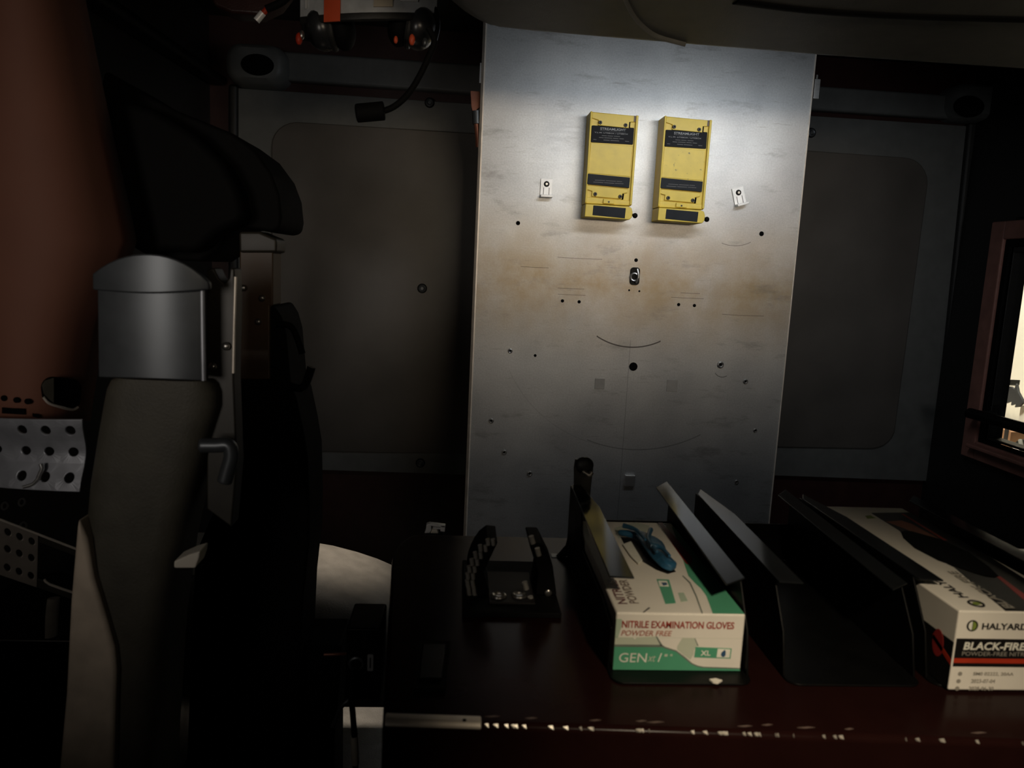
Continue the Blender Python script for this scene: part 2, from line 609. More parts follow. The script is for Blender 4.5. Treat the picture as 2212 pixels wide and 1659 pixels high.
cb = thing('cardboard_box', 'brown cardboard box on the bench outside the window', 'box', OP(860, 1300))
q0, q1, q2, q3 = OP(735, 1080), OP(1010, 1150), OP(985, 1355), OP(690, 1270)
yl, yr = max(q0.y, q3.y), min(q1.y, q2.y)
MB().box((XO, yr, zt), (XO + 0.11, yl + 0.05, max(q0.z, q1.z))).build('carton', M_cardb, cb, bevel=0.003)
MB().box((XO - 0.0012, yr + 0.015, zt + 0.03), (XO + 0.0001, yr + 0.04, zt + 0.10)).build('print', M_bkp, cb)
# white tub the dark head sits on
hb = OP(1000, 860)
tub = MB().box((XO + 0.13, OP(1190, 760).y, zt), (XO + 0.33, OP(800, 700).y + 0.03, OP(940, 760).z)).build('white_carton', M_whitep, None, bevel=0.004)
tag(tub, 'tall white carton behind the cardboard box outside', 'box')
hd = thing('costume_head', 'dark grey toothed animal head on a white carton outside the window', 'prop head', OP(1000, 700))
prof = [(905, 420), (960, 410), (1010, 415), (1060, 450), (1080, 365), (1100, 370), (1125, 500), (1190, 620), (1200, 690), (1140, 745), (1060, 755), (1080, 700), (1000, 725), (1010, 660), (920, 690), (940, 630), (880, 650), (860, 690), (800, 660), (870, 520)]
MB().prism([OP(x_, y_, XO + 0.115) for x_, y_ in prof], (0.012, 0, 0)).build('head', mat('charcoal_felt', (0.045, 0.045, 0.045), 0.6), hd, bevel=0.004)
MB().prism([OP(x_, y_, XO + 0.113) for x_, y_ in ((905, 425), (930, 405), (975, 420), (965, 445), (920, 440))], (0.002, 0, 0)).build('eye', M_whitep, hd)
MB().prism([OP(x_, y_, XO + 0.117) for x_, y_ in ((930, 310), (1000, 300), (985, 390), (930, 400))], (0.05, 0, 0)).build('crest', M_dark, hd, bevel=0.003)
hl = thing('respirator', 'black and grey strapped mask on the bench beside the cardboard box', 'mask', OP(1150, 1450))
MB().prism([OP(x_, y_, XO - 0.03) for x_, y_ in ((1060, 1310), (1140, 1270), (1230, 1280), (1300, 1400), (1300, 1560), (1180, 1540), (1100, 1420), (1075, 1390))], (0.12, 0, 0)).build('mask_shell', M_dark, hl, bevel=0.01)
MB().tube([OP(1160, 1290, XO - 0.04), OP(1190, 1400, XO - 0.05), OP(1260, 1500, XO - 0.04)], 0.008).build('strap', M_whitep, hl, smooth=True)

# ------------------------------------------------------------------ rear wall trim
def wall_strip(px, dy, y=YW):
    """Prism on the rear wall from photo pixels, standing dy proud of it."""
    return MB().prism([P(a, b, Y=y - dy) for a, b in px], (0, dy, 0))


struct('trim_1', wall_strip([(585, 108), (1048, 140), (1048, 204), (585, 171)], 0.035), M_grey, bevel=0.008)
struct('trim_2', wall_strip([(1700, 180), (2075, 206), (2060, 257), (1700, 233)], 0.035), M_grey, bevel=0.008)
MBs = [(492, 180), (512, 182), (512, 1030), (492, 1030)]
struct('trim_3', wall_strip(MBs, 0.03), M_dark, bevel=0.008)
struct('trim_4', wall_strip([(2095, 262), (2135, 265), (2050, 1060), (2012, 1060)], 0.03), M_dark, bevel=0.01)
struct('trim_5', MB().prism([P(230, -20, X=XL + 0.05), P(494, 168, X=XL + 0.05), P(490, 186, X=XL + 0.05), P(180, -20, X=XL + 0.05)], (-0.05, 0, 0)), M_black, bevel=0.01)

# speaker pods in the two upper corners
def speaker(name, label, c, hole, rx, rz, tilt):
    t = thing(name, label, 'speaker', (c[0], YW, c[2]), 'corner speaker pods')
    prof = [(c[0] + x_, c[2] + z_) for x_, z_ in rrect(-rx, -rz, rx, rz, rz * 0.8)]
    rows = []
    for k, (dy, sc_) in enumerate(((0, 1.0), (0.05, 0.97), (0.075, 0.88), (0.085, 0.7))):
        rows.append([(c[0] + (x_ - c[0]) * sc_, YW - dy, c[2] + (z_ - c[2]) * sc_) for x_, z_ in prof])
    MB().loft(rows).build('housing', M_grey, t, smooth=True)
    ov = [(hole[0] + math.cos(2 * PI * i / 28) * hole[3], YW - 0.0865, hole[2] + math.sin(2 * PI * i / 28) * hole[4]) for i in range(28)]
    MB().prism(ov, (0, 0.004, 0)).build('grille', M_hole, t, bevel=0.001)


c1 = P(556, 142, Y=YW - 0.05)
speaker('corner_speaker', 'grey speaker pod with black oval grille above the dark headrest', c1, (*P(556, 140, Y=YW - 0.085), 0.044, 0.028), 0.085, 0.055, 0)
c2 = P(2103, 222, Y=YW - 0.05)
speaker('corner_speaker', 'grey speaker pod with black oval grille near the side window', c2, (*P(2093, 230, Y=YW - 0.085), 0.046, 0.030), 0.080, 0.052, 0)


def wall_panel(label, outer, inset, bolts):
    """Grey cover panel on the rear wall with a pressed rounded field."""
    ctr = sum(outer, Vector((0, 0, 0))) / len(outer)
    t = thing('wall_panel', label, 'wall panel', (ctr.x, YW, min(p.z for p in outer)))
    MB().prism(outer, (0, 0.0145, 0)).build('panel_sheet', M_grey, t, bevel=0.002)
    MB().prism(inset, (0, 0.008, 0)).build('pressed_field', M_inset, t, bevel=0.006, seg=3)
    for b in bolts:
        MB().cyl(b + Vector((0, 0.001, 0)), (0, -1, 0), 0.014, 0.004).build('washer', M_rubber, t, bevel=0.001)
        MB().ring(b + Vector((0, -0.004, 0)), (0, 1, 0), 0.008, 0.004).cyl(b + Vector((0, -0.001, 0)), (0, -1, 0), 0.006, 0.004).build('bolt', M_plate, t, smooth=True)


def corner_px(cx, cy, rx, ry, a0, a1, n=6):
    return [(cx + rx * math.cos(math.radians(a0 + (a1 - a0) * i / n)), cy + ry * math.sin(math.radians(a0 + (a1 - a0) * i / n))) for i in range(n + 1)]


yo = YW - 0.015
outer = [P(a, b, Y=yo) for a, b in [(514, 190), (1200, 236), (1200, 1032), (514, 1010)]]
inn = corner_px(640, 315, 54, 52, 180, 270) + [(1200, 298), (1200, 985)] + corner_px(640, 925, 54, 50, 90, 180)
inset = [P(a, b, Y=yo - 0.006) for a, b in inn]
wall_panel('grey rear wall panel with a rounded pressed field, beside the dark seat backs', outer, inset,
           [P(928, 222, Y=yo), P(912, 623, Y=yo - 0.006), P(908, 1000, Y=yo)])
outer = [P(a, b, Y=yo) for a, b in [(1600, 240), (2092, 272), (2012, 1040), (1600, 1025)]]
inn = [(1600, 314)] + corner_px(1955, 395, 50, 55, 272, 360) + corner_px(1880, 920, 55, 50, 0, 90) + [(1600, 965)]
inset = [P(a, b, Y=yo - 0.006) for a, b in inn]
wall_panel('grey rear wall panel with a rounded pressed field, between metal board and window', outer, inset, [P(1752, 287, Y=yo)])

# ------------------------------------------------------------------ aluminium equipment board
YB = 1.90
BX = 0.434


def BZ(z):
    return z - FLOOR


def circ3(a, b, c):
    ax, ay, bx, by, cx_, cy_ = a.x, a.z, b.x, b.z, c.x, c.z
    d = 2 * (ax * (by - cy_) + bx * (cy_ - ay) + cx_ * (ay - by))
    ux = ((ax * ax + ay * ay) * (by - cy_) + (bx * bx + by * by) * (cy_ - ay) + (cx_ * cx_ + cy_ * cy_) * (ay - by)) / d
    uy = ((ax * ax + ay * ay) * (cx_ - bx) + (bx * bx + by * by) * (ax - cx_) + (cx_ * cx_ + cy_ * cy_) * (bx - ax)) / d
    return ux, uy, math.hypot(ax - ux, ay - uy)


ARCS = []
for pts_, wd, st in ((((1289, 726), (1362, 750), (1427, 737)), 0.0016, 0.85), (((1268, 950), (1362, 971), (1513, 939)), 0.0014, 0.4),
                     (((1559, 525), (1589, 531), (1622, 523)), 0.0008, 0.6), (((1545, 806), (1556, 814), (1570, 812)), 0.0009, 0.7),
                     (((1100, 800), (1180, 905), (1290, 960)), 0.001, 0.15)):
    pp = [P(a, b, Y=YB) for a, b in pts_]
    ux, uz, rr_ = circ3(*pp)
    ARCS.append((ux - BX, BZ(uz), rr_, wd, st, 0, pp[0].x - BX, pp[2].x - BX))
_v = P(1362, 735, Y=YB)
ARCS.append((_v.x - 60 - BX, BZ(_v.z), 60.0, 0.0005, 0.55, 0, -1, 1))
for (q0_, q1_) in (((1205, 545), (1300, 572)), ((1205, 622), (1262, 625)), ((1205, 636), (1265, 638)), ((1470, 632), (1512, 635)), ((1450, 642), (1520, 646)), ((1560, 680), (1650, 683)), ((1125, 575), (1185, 580))):
    a_, b_ = P(*q0_, Y=YB), P(*q1_, Y=YB)
    m_x, m_z, ln_ = (a_.x + b_.x) / 2, (a_.z + b_.z) / 2, (b_ - a_).length
    ARCS.append((m_x - BX, BZ(m_z + 2), 2.0, 0.0007, 0.6, 0, a_.x - BX, b_.x - BX))
board = thing('equipment_board', 'tall scuffed bare aluminium board behind the console', 'metal board', (BX, YB, FLOOR))
bx0, bx1, bzt = 0.036, 0.8315, 2.10
M_board = aluminium_board()
MB().box((bx0, YB, FLOOR), (bx1, YB + 0.006, bzt)).build('sheet', M_board, board)
e1 = MB()
e1.prism([(bx0 - 0.0065, YB + 0.003, FLOOR), (bx0 - 0.001, YB - 0.003, FLOOR), (bx0 + 0.002, YB - 0.003, FLOOR), (bx0 + 0.002, YB + 0.04, FLOOR), (bx0 - 0.0065, YB + 0.04, FLOOR)], (0, 0, bzt - FLOOR))
e1.build('edge_flange', M_alu_edge, board)
e2 = MB()
e2.prism([(bx1 + 0.004, YB + 0.003, FLOOR), (bx1 + 0.001, YB - 0.002, FLOOR), (bx1 - 0.001, YB - 0.002, FLOOR), (bx1 - 0.001, YB + 0.04, FLOOR), (bx1 + 0.004, YB + 0.04, FLOOR)], (0, 0, bzt - FLOOR))
e2.build('edge_flange', M_alu_edge, board)
PXM = YB / FPX


def hole(px, py, r):
    c = P(px, py, Y=YB)
    MB().cyl(c + Vector((0, 0.002, 0)), (0, -1, 0), r * PXM, 0.0024, 20).build('bolt_hole', M_hole, board)


for a in ((1119, 482, 4.5), (1645, 505, 5.2), (1374, 562, 4), (1215, 650, 3.6), (1251, 652, 3.6), (1466, 658, 3.6), (1500, 660, 3.6), (1359, 627, 2.2),
          (1381, 629, 2.2), (1156, 768, 3.2), (1368, 792, 9.5)):
    hole(*a)
for (a, b, r) in ((1102, 758, 5), (1610, 824, 5.5), (1061, 909, 5.5), (1631, 930, 4.5), (1089, 977, 5.5), (1144, 1023, 6), (1591, 1041, 4.5), (1556, 788, 7.5)):
    c = P(a, b, Y=YB)
    rv = MB().ring(c + Vector((0, -0.001, 0)), (0, 1, 0), r * PXM * 0.7, r * PXM * 0.35, 20, 8).build('rivet', M_steel, board, smooth=True)
    MB().cyl(c + Vector((0, 0.001, 0)), (0, -1, 0), r * PXM * 0.5, 0.0018, 14).build('rivet_bore', M_hole, rv)
for (x0_, y0_, x1_, y1_, m_) in ((1284, 818, 1307, 840, 'pad'), (1439, 821, 1464, 845, 'pad'), (1348, 1026, 1371, 1048, 'boss')):
    p0, p1 = P(x0_, y1_, Y=YB), P(x1_, y0_, Y=YB)
    MB().box((p0.x, YB - (0.0012 if m_ == 'pad' else 0.008), p0.z), (p1.x, YB + 0.002, p1.z)).build('square_' + m_, M_alu if m_ == 'boss' else mat('dull_adhesive_pad', (0.30, 0.28, 0.25), 0.6), board, bevel=0.0006)
# paddle latch in the middle
lc = P(1371, 597, Y=YB)
lt = MB().prism([(lc.x + x_, YB - 0.004, lc.z + z_) for x_, z_ in rrect(-0.012, -0.021, 0.012, 0.022, 0.008)], (0, 0.005, 0)).build('latch', M_black, board, bevel=0.001)
MB().ring(lc + Vector((-0.002, -0.006, -0.002)), (0.2, 1, 0), 0.009, 0.0028, 18, 8).build('latch_ring', M_steel, lt, smooth=True)
MB().tube([lc + Vector((0.004, -0.006, 0.018)), lc + Vector((0.007, -0.011, 0.0)), lc + Vector((0.003, -0.008, -0.016))], 0.003).build('latch_tongue', M_steel, lt, smooth=True)
# hinge bits on the two edges
for (px, py, dx) in ((1041, 158, -0.007), (1762, 192, 0.006)):
    c = P(px, py, Y=YB + 0.01)
    h = MB().box((c.x - 0.006, YB + 0.004, c.z - 0.024), (c.x + 0.008, YB + 0.014, c.z + 0.022)).build('hinge_leaf', M_alu, board, bevel=0.001)
    MB().cyl((c.x, YB + 0.009, c.z + 0.02), (0, 0, 1), 0.003, 0.012).build('hinge_pin', M_steel, h, smooth=True)
tl = thing('toggle_latch', 'coppery toggle latch hanging at the upper edge of the metal board', 'latch', P(1028, 300, Y=YB + 0.02))
MB().prism([P(a, b, Y=YB + 0.02) for a, b in ((1016, 196), (1036, 197), (1042, 230), (1030, 236), (1026, 262), (1018, 230))], (0, 0.012, 0)).build('latch_plate', M_copper, tl, bevel=0.001)
MB().tube([P(1029, 240, Y=YB + 0.016), P(1030, 268, Y=YB + 0.016)], 0.011, smooth=1).build('latch_barrel', M_plate, tl, smooth=True)
MB().tube([P(1029, 262, Y=YB + 0.018), P(1033, 300, Y=YB + 0.022), P(1033, 318, Y=YB + 0.024)], 0.007).build('latch_tail', M_copper, tl, smooth=True)


# ------------------------------------------------------------------ yellow charger racks
def charger(label):
    YF = 1.842
    k = 0.000188 * YF / 1.89
    o = P(1262.2, 469, Y=YF)      # lower left corner of the front
    t = thing('charger_rack', label, 'charger rack', (o.x + 0.06, YB, o.z), 'yellow charger racks on the metal board')

    def Q(x_, y_, d=0.0):
        return Vector((o.x + x_ * k, YF - d, o.z + (1475 - y_) * k))

    def poly(pts, d0, d1):
        return MB().prism([Q(a, b, d1) for a, b in pts], (0, d1 - d0, 0))
    yb = -(YB - YF)
    # backplate tray with raised side rails
    poly([(0, 160), (620, 180), (612, 1300), (0, 1300)], yb, -0.006).build('tray', M_yellow, t, bevel=0.0015)
    poly([(0, 160), (26, 160), (22, 1290), (-2, 1290)], -0.012, 0.0).build('side_rail', M_yellow, t, bevel=0.0015)
    poly([(588, 176), (620, 178), (610, 1290), (580, 1290)], -0.012, 0.0).build('side_rail', M_yellow, t, bevel=0.0015)
    poly([(24, 172), (588, 182), (586, 258), (515, 262), (512, 338), (110, 325), (110, 262), (24, 240)], -0.012, -0.0015).build('top_clamp', M_yellow, t, bevel=0.0012)
    poly([(505, 262), (520, 262), (518, 335), (503, 335)], -0.012, -0.001).build('slot', M_hole, t)
    poly([(562, 184), (586, 186), (584, 256), (560, 256)], -0.012, -0.001).build('slot', M_brown, t)
    poly([(30, 540), (572, 552), (566, 935), (18, 920)], -0.012, -0.0045).build('centre_plate', M_yellow, t, bevel=0.0012)
    lab = poly([(a + 30, b) for a, b in rrect(0, 328, 545, 535, 12)], -0.012, -0.003).build('spec_label', M_lab, t, bevel=0.0008)
    bar = poly([(12, 928), (562, 948), (560, 1078), (8, 1058)], -0.012, 0.0005).build('contact_bar', M_rub2, t, bevel=0.0008)
    poly([(10, 1072), (545, 1092), (543, 1140), (480, 1152), (474, 1222), (80, 1208), (82, 1142), (10, 1125)], -0.012, -0.0015).build('lower_clamp', M_yellow, t, bevel=0.0012)
    poly([(482, 1154), (502, 1156), (496, 1226), (476, 1226)], -0.012, -0.003).build('slot', M_hole, t)
    for a, b in ((133, 290), (460, 305), (125, 1178), (450, 1192)):
        sc_ = MB().cyl(Q(a, b, -0.002), (0, -1, 0), 0.0047, 0.004, 16, 0.0038).build('screw', M_dark, t, smooth=True)
        MB().cyl(Q(a, b, 0.0015), (0, -1, 0), 0.0018, 0.0008, 6).build('screw_socket', M_hole, sc_)
    poly([(-2, 1215), (604, 1235), (600, 1300), (-4, 1300)], -0.015, -0.004).build('lower_lip', M_yellow, t, bevel=0.002)
    tb_ = poly([(235, 1232), (378, 1238), (376, 1292), (233, 1288)], -0.01, 0.001).build('release_tab', M_yellow, t, bevel=0.001)
    MB().cyl(Q(305, 1268, 0.0005), (0, -1, 0), 0.0022, 0.0008, 10).build('tab_dimple', M_dark, tb_)
    blk = poly([(4, 1308), (560, 1312), (606, 1330), (622, 1380), (620, 1440), (590, 1480), (0, 1470)], yb, 0.004).build('charger_block', M_yellow, t, bevel=0.002)
    poly([(105, 1322), (530, 1336), (524, 1466), (100, 1446)], -0.01, 0.005).build('indicator_pad', M_rub2, t, bevel=0.0008)
    pn = MB().tube([Q(620, 1408, -0.012), Q(655, 1412, -0.012)], 0.0028, smooth=1).build('jack_plug', M_rubber, t, smooth=True)
    MB().ellipsoid(Q(675, 1418, -0.012), (0.0062,) * 3).build('plug_cap', M_rubber, pn, smooth=True)
    U, V = (1, 0, 0), (0, 0, 1)
    text('lettering', 'STREAMLIGHT', Q(140, 378, -0.0028), U, V, 330 * k, 30 * k, M_ltxt, lab, bold=0.015)
    poly([(140, 384), (470, 394), (470, 397), (140, 387)], -0.003, -0.0027).build('print_rule', M_ltxt2, lab)
    text('lettering', 'V.L.W. LITEBOX / LITEBOX', Q(70, 420, -0.0028), U, V, 430 * k, 15 * k, M_ltxt, lab)

    def dashes(y_, spans, d0, par):          # print too small to read: broken rules
        for a, b in spans:
            poly([(a, y_), (b, y_ + 1), (b, y_ + 9), (a, y_ + 8)], d0 - 0.0002, d0).build('print_rule', M_ltxt2, par)
    dashes(442, ((165, 230), (240, 310), (322, 400)), -0.0027, lab)
    dashes(468, ((130, 190), (200, 300), (312, 380), (392, 450)), -0.0027, lab)
    dashes(496, ((60, 100), (190, 270), (280, 390), (470, 520)), -0.0027, lab)
    dashes(1000, ((110, 240), (252, 380), (390, 460)), 0.0007, bar)
    dashes(1026, ((90, 220), (232, 360), (372, 480)), 0.0007, bar)
    return t


ch = charger('yellow charger rack with black labels, upper clip plate beside it, cleaner centre')
ch2 = copy_tree(ch)
ch2.location = ch.location + (P(1419.5, 477, Y=1.842) - P(1262.2, 469, Y=1.842))
ch['label'] = 'yellow charger rack with a clean centre, next to the upright clip'
ch2['label'] = 'yellow charger rack with a speckled dirty centre, next to the tilted clip'
M_yd = M_yellow.copy()
M_yd.name = 'yellow_plastic_speckled'
nt = M_yd.node_tree
bs = nt.nodes['Principled BSDF']
src = bs.inputs['Base Color'].links[0].from_socket
n3 = nt.nodes.new('ShaderNodeTexNoise')
n3.inputs['Scale'].default_value = 95
n3.inputs['Detail'].default_value = 6
r3 = nt.nodes.new('ShaderNodeValToRGB')
r3.color_ramp.elements[0].position, r3.color_ramp.elements[1].position = 0.62, 0.70
tc3 = nt.nodes.new('ShaderNodeTexCoord')
nt.links.new(tc3.outputs['Object'], n3.inputs['Vector'])
nt.links.new(n3.outputs['Fac'], r3.inputs[0])
mx = nt.nodes.new('ShaderNodeMix')
mx.data_type = 'RGBA'
nt.links.new(r3.outputs[0], mx.inputs[0])
nt.links.new(src, mx.inputs[6])
mx.inputs[7].default_value = (0.16, 0.13, 0.05, 1)
nt.links.new(mx.outputs[2], bs.inputs['Base Color'])
for c in ch2.children:
    if c.name.startswith('centre_plate'):
        c.data = c.data.copy()
        c.data.materials[0] = M_yd


def clip(label, px, py, rot):
    c = P(px, py, Y=YB)
    t = thing('metal_clip', label, 'clip', (c.x, YB, c.z), 'small keeper clips on the metal board')
    t.rotation_euler = (0, rot, 0)
    o = wloc(t)
    MB().box((o.x - 0.0145, YB - 0.0035, o.z - 0.020), (o.x + 0.0145, YB - 0.0008, o.z + 0.0225)).build('clip_plate', M_silver, t, bevel=0.0006)
    MB().box((o.x - 0.0145, YB - 0.022, o.z - 0.0225), (o.x + 0.0145, YB - 0.0008, o.z - 0.0165)).build('clip_lip', M_silver, t, bevel=0.001)
    sw = MB().cyl((o.x, YB - 0.003, o.z + 0.010), (0, -1, 0), 0.0072, 0.003, 18, 0.006).build('screw', M_black, t, smooth=True)
    MB().cyl((o.x, YB - 0.006, o.z + 0.010), (0, -1, 0), 0.003, 0.0008, 6).build('screw_socket', M_steel, sw)
    rib = MB().box((o.x - 0.0072, YB - 0.0045, o.z - 0.017), (o.x - 0.0062, YB - 0.003, o.z + 0.0015)).box((o.x + 0.0062, YB - 0.0045, o.z - 0.017), (o.x + 0.0072, YB - 0.003, o.z + 0.0015)).build('clip_rib', M_dark, t)


clip('bright upright clip with black screw left of the clean yellow charger', 1180, 407, 0)
clip('bright tilted clip with black screw beside the speckled yellow charger', 1596, 425, math.radians(-17))

# ------------------------------------------------------------------ overhead console
ZH = 1.850
hump = thing('overhead_console', 'large rounded grey overhead console above the metal board', 'overhead console', (0.7, 0.8, ZH))
edge_px = [(935, -40), (940, -14), (955, 6), (985, 30), (1015, 48), (1050, 62), (1150, 73), (1400, 94), (1765, 124), (2212, 154)]
plan = [P(a, b, Z=ZH) for a, b in edge_px]
plan = [Vector((p.x, p.y + 0.015, ZH)) for p in plan] + [Vector((1.49, plan[-1].y + 0.03, ZH)), Vector((1.49, 0.62, ZH)), Vector((-0.06, 0.62, ZH))]
shell = MB().prism(plan, (0, 0, CEIL - ZH - 0.002)).build('housing', M_hump, hump, bevel=0.035, seg=5)
sm = [P(a, b, Z=ZH) for a, b in ((1345, -20), (1362, 20), (1385, 50), (1420, 75), (1480, 92))]
MB().tube(sm, 0.006, flat=0.4, up=(0, 0, 1)).build('moulded_rib', M_hump, hump, smooth=True)
gv = [P(a, b, Z=ZH) for a, b in ((1590, 2), (1750, 22), (1950, 34), (2150, 40), (2400, 46))]
MB().tube(gv, 0.010, flat=0.35, up=(1, 0, 0)).build('seam_gasket', M_rubber, hump, smooth=True)

# ledge under the ceiling with the headset lead
struct('trim_6', MB().prism([P(a, b, Y=1.5) for a, b in ((440, -40), (640, -40), (600, 12), (560, 32), (500, 28), (462, 12))], (0, 0.05, 0)), M_wallred, bevel=0.006)

# ------------------------------------------------------------------ headset
hs = thing('headset', 'black headset with taped grey band and boom microphone hanging in front of rear wall', 'headset', P(785, 60, Y=1.25))
YS = 1.24


def band_pt(t, h, off=0.0):
    px = 785 + 155 * t
    b = P(px, 42 - 22 * t * t - 4 * t, Y=YS)
    return Vector((b.x, b.y + 0.06 * t * t - off, b.z + h))


def band_piece(t0, t1, h0, h1, off, th, n=16):
    rows = []
    for i in range(n + 1):
        t = t0 + (t1 - t0) * i / n
        a, b = band_pt(t, h0, off), band_pt(t, h1, off)
        rows.append([a, b, b + Vector((0, th, 0)), a + Vector((0, th, 0))])
    return MB().loft(rows)


bd = band_piece(-1, 1, 0.0, 0.085, 0, 0.006).build('band', M_band, hs, bevel=0.001)
band_piece(-1, 1, -0.001, 0.010, 0.002, 0.010).build('band_rim', M_dark, hs, bevel=0.002)
band_piece(-0.58, -0.33, -0.002, 0.080, 0.0035, 0.003, 6).build('orange_tape', M_orange, bd)
band_piece(0.14, 0.40, 0.017, 0.085, 0.0035, 0.003, 6).build('tan_sticker', M_tan, bd)
band_piece(0.50, 0.74, 0.025, 0.085, 0.0035, 0.003, 6).build('silver_tape', M_silver, bd)
band_piece(-0.90, -0.87, 0.02, 0.085, 0.0035, 0.003, 3).build('white_mark', M_silver, bd)
for side, (cx_, cy_) in (('l', (712, 64)), ('r', (892, 60))):
    sgn = -1 if side == 'l' else 1
    c = P(cx_, cy_, Y=1.30)
    rot = Matrix.Rotation(math.radians(10 * sgn), 3, 'Y')
    cup = MB().ellipsoid(c + Vector((0.010 * sgn, 0, 0)), (0.027, 0.036, 0.033), rot=rot).build('ear_cup', M_cup, hs, smooth=True)
    MB().ellipsoid(c + Vector((-0.020 * sgn, 0.004, 0.002)), (0.020, 0.034, 0.031), rot=rot).build('ear_cushion', M_rubber, hs, smooth=True)
    MB().ring(c + Vector((-0.004 * sgn, 0, 0)), rot @ Vector((1, 0, 0)), 0.028, 0.005, 28, 8).build('cup_seam', M_dark, cup, smooth=True)
    MB().tube([c + Vector((0.03 * sgn, 0, 0.04)), c + Vector((0.038 * sgn, 0, 0.01)), c + Vector((0.034 * sgn, -0.01, -0.02))], 0.006, flat=0.6).build('yoke', M_blackgloss, hs, smooth=True)
    for (qx, qy, r_, m_) in (((646, 84, 0.0065, M_redp), (652, 76, 0.005, M_steel)) if side == 'l' else ((890, 86, 0.006, M_orange), (855, 86, 0.004, M_orange), (918, 92, 0.005, M_plate))):
        MB().ellipsoid(P(qx, qy, Y=1.245), (r_ * 0.8, r_, r_ * 1.4), 12, 8).build('cup_glint', m_, hs, smooth=True)  # coloured beads stand in for glints on the ear cups
MB().tube([P(a, b, Y=1.24) for a, b in ((925, 60), (938, 88), (928, 118), (906, 165), (880, 205), (850, 231), (818, 243))], 0.0048, smooth=5).build('mic_boom', M_rubber, hs, smooth=True)
wsx = [P(a, b, Y=1.24) for a, b in ((822, 240), (768, 245))]
ax = (wsx[1] - wsx[0])
MB().tube([wsx[0] + ax * k for k in (-0.18, -0.1, 0.05, 0.5, 0.92, 1.0)], 0.0145, 14, smooth=1).build('windscreen', M_rubber, hs, subsurf=1)
MB().tube([P(a, b, Y=1.3) for a, b in ((640, -30), (612, 2), (575, 20))], 0.006).build('lead', M_rubber, hs, smooth=True)
ld = MB().tube([P(583, 13, Y=1.3), P(566, 32, Y=1.3)], 0.0045, smooth=1).build('plug_sleeve', M_redp, hs, smooth=True)
MB().tube([P(568, 28, Y=1.3), P(554, 45, Y=1.3)], 0.0055, smooth=1).build('plug_tip', M_silver, ld, smooth=True)
hk = thing('ceiling_hook', 'dark hook on the cab ceiling holding the headset', 'hook', (band_pt(0, 0).x, 1.245, CEIL))
MB().tube([(band_pt(0, 0).x, 1.245, CEIL), (band_pt(0, 0).x, 1.245, band_pt(0, 0.085).z)], 0.006, smooth=1).build('hook_rod', M_dark, hk, smooth=True)

# bodies for the added lamps, not fixtures of the cab
def fixture(name, label, c, d, r=0.045, emit=0):
    t = thing(name, label, 'lamp', c)
    d = Vector(d).normalized()
    MB().cyl(Vector(c) - d * 0.03, d, r, 0.02, 28, r * 1.15).build('fill_lamp_body', M_dark, t, smooth=True)
    return t


fixture('bench_fill_lamp', 'small added lamp on the ceiling over the bench cushion', (-0.28, 1.50, 2.15), (0, 0, -1))

# ------------------------------------------------------------------ near seat column with steel bracket
YN = 0.85
sa = thing('air_pack_seat', 'near olive-grey seat column topped by a curved grey steel plate', 'seat back', (-0.36, 0.92, FLOOR))
rows = []
for (py, xl, xr, dep) in ((822, 240, 440, 0.05), (830, 222, 452, 0.07), (850, 210, 461, 0.085), (880, 203, 462, 0.09), (950, 190, 440, 0.095), (1060, 172, 412, 0.10), (1210, 158, 375, 0.11), (1400, 148, 345, 0.12), (1659, 136, 330, 0.12), (1900, 128, 325, 0.12)):
    a, b = P(xl, py, Y=YN), P(xr, py, Y=YN)
    cx_, hw = (a.x + b.x) / 2, (b.x - a.x) / 2
    z = (a.z + b.z) / 2
    rows.append([(cx_ + hw * math.copysign(abs(math.cos(q)) ** 0.45, math.cos(q)), YN + dep / 2 + dep / 2 * math.copysign(abs(math.sin(q)) ** 0.6, math.sin(q)) + 0.0, z) for q in [2 * PI * i / 28 for i in range(28)]])
last = [Vector(p) for p in rows[-1]]
rows.append([(p.x, p.y, FLOOR) for p in last])
MB().loft(rows).build('column_cover', M_column, sa, smooth=True)
# side flare, its pale tan painted in for warm light low down
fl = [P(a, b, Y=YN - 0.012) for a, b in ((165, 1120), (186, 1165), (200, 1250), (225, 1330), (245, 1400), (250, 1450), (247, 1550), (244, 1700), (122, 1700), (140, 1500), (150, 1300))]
MB().prism(fl, (0, 0.05, 0)).build('side_bolster', mat('lit_tan_vinyl', (0.68, 0.57, 0.45), 0.6), sa, bevel=0.012, seg=3)
# curved steel plate and its cap
def curved_plate(name, outline_cols, m, y0, bow, th, **k):
    """Sheet bowed towards the viewer: columns of (px, top py, bottom py)."""
    n = len(outline_cols)
    rows = []
    for i, (px, pt, pb) in enumerate(outline_cols):
        u = 2 * i / (n - 1) - 1
        y = y0 - bow * (1 - u * u)
        a, b = P(px, pt, Y=y), P(px + (pb - pt) * 0.012, pb, Y=y)
        rows.append([a, b, b + Vector((0, th, 0)), a + Vector((0, th, 0))])
    return MB().loft(rows).build(name, m, sa, **k)


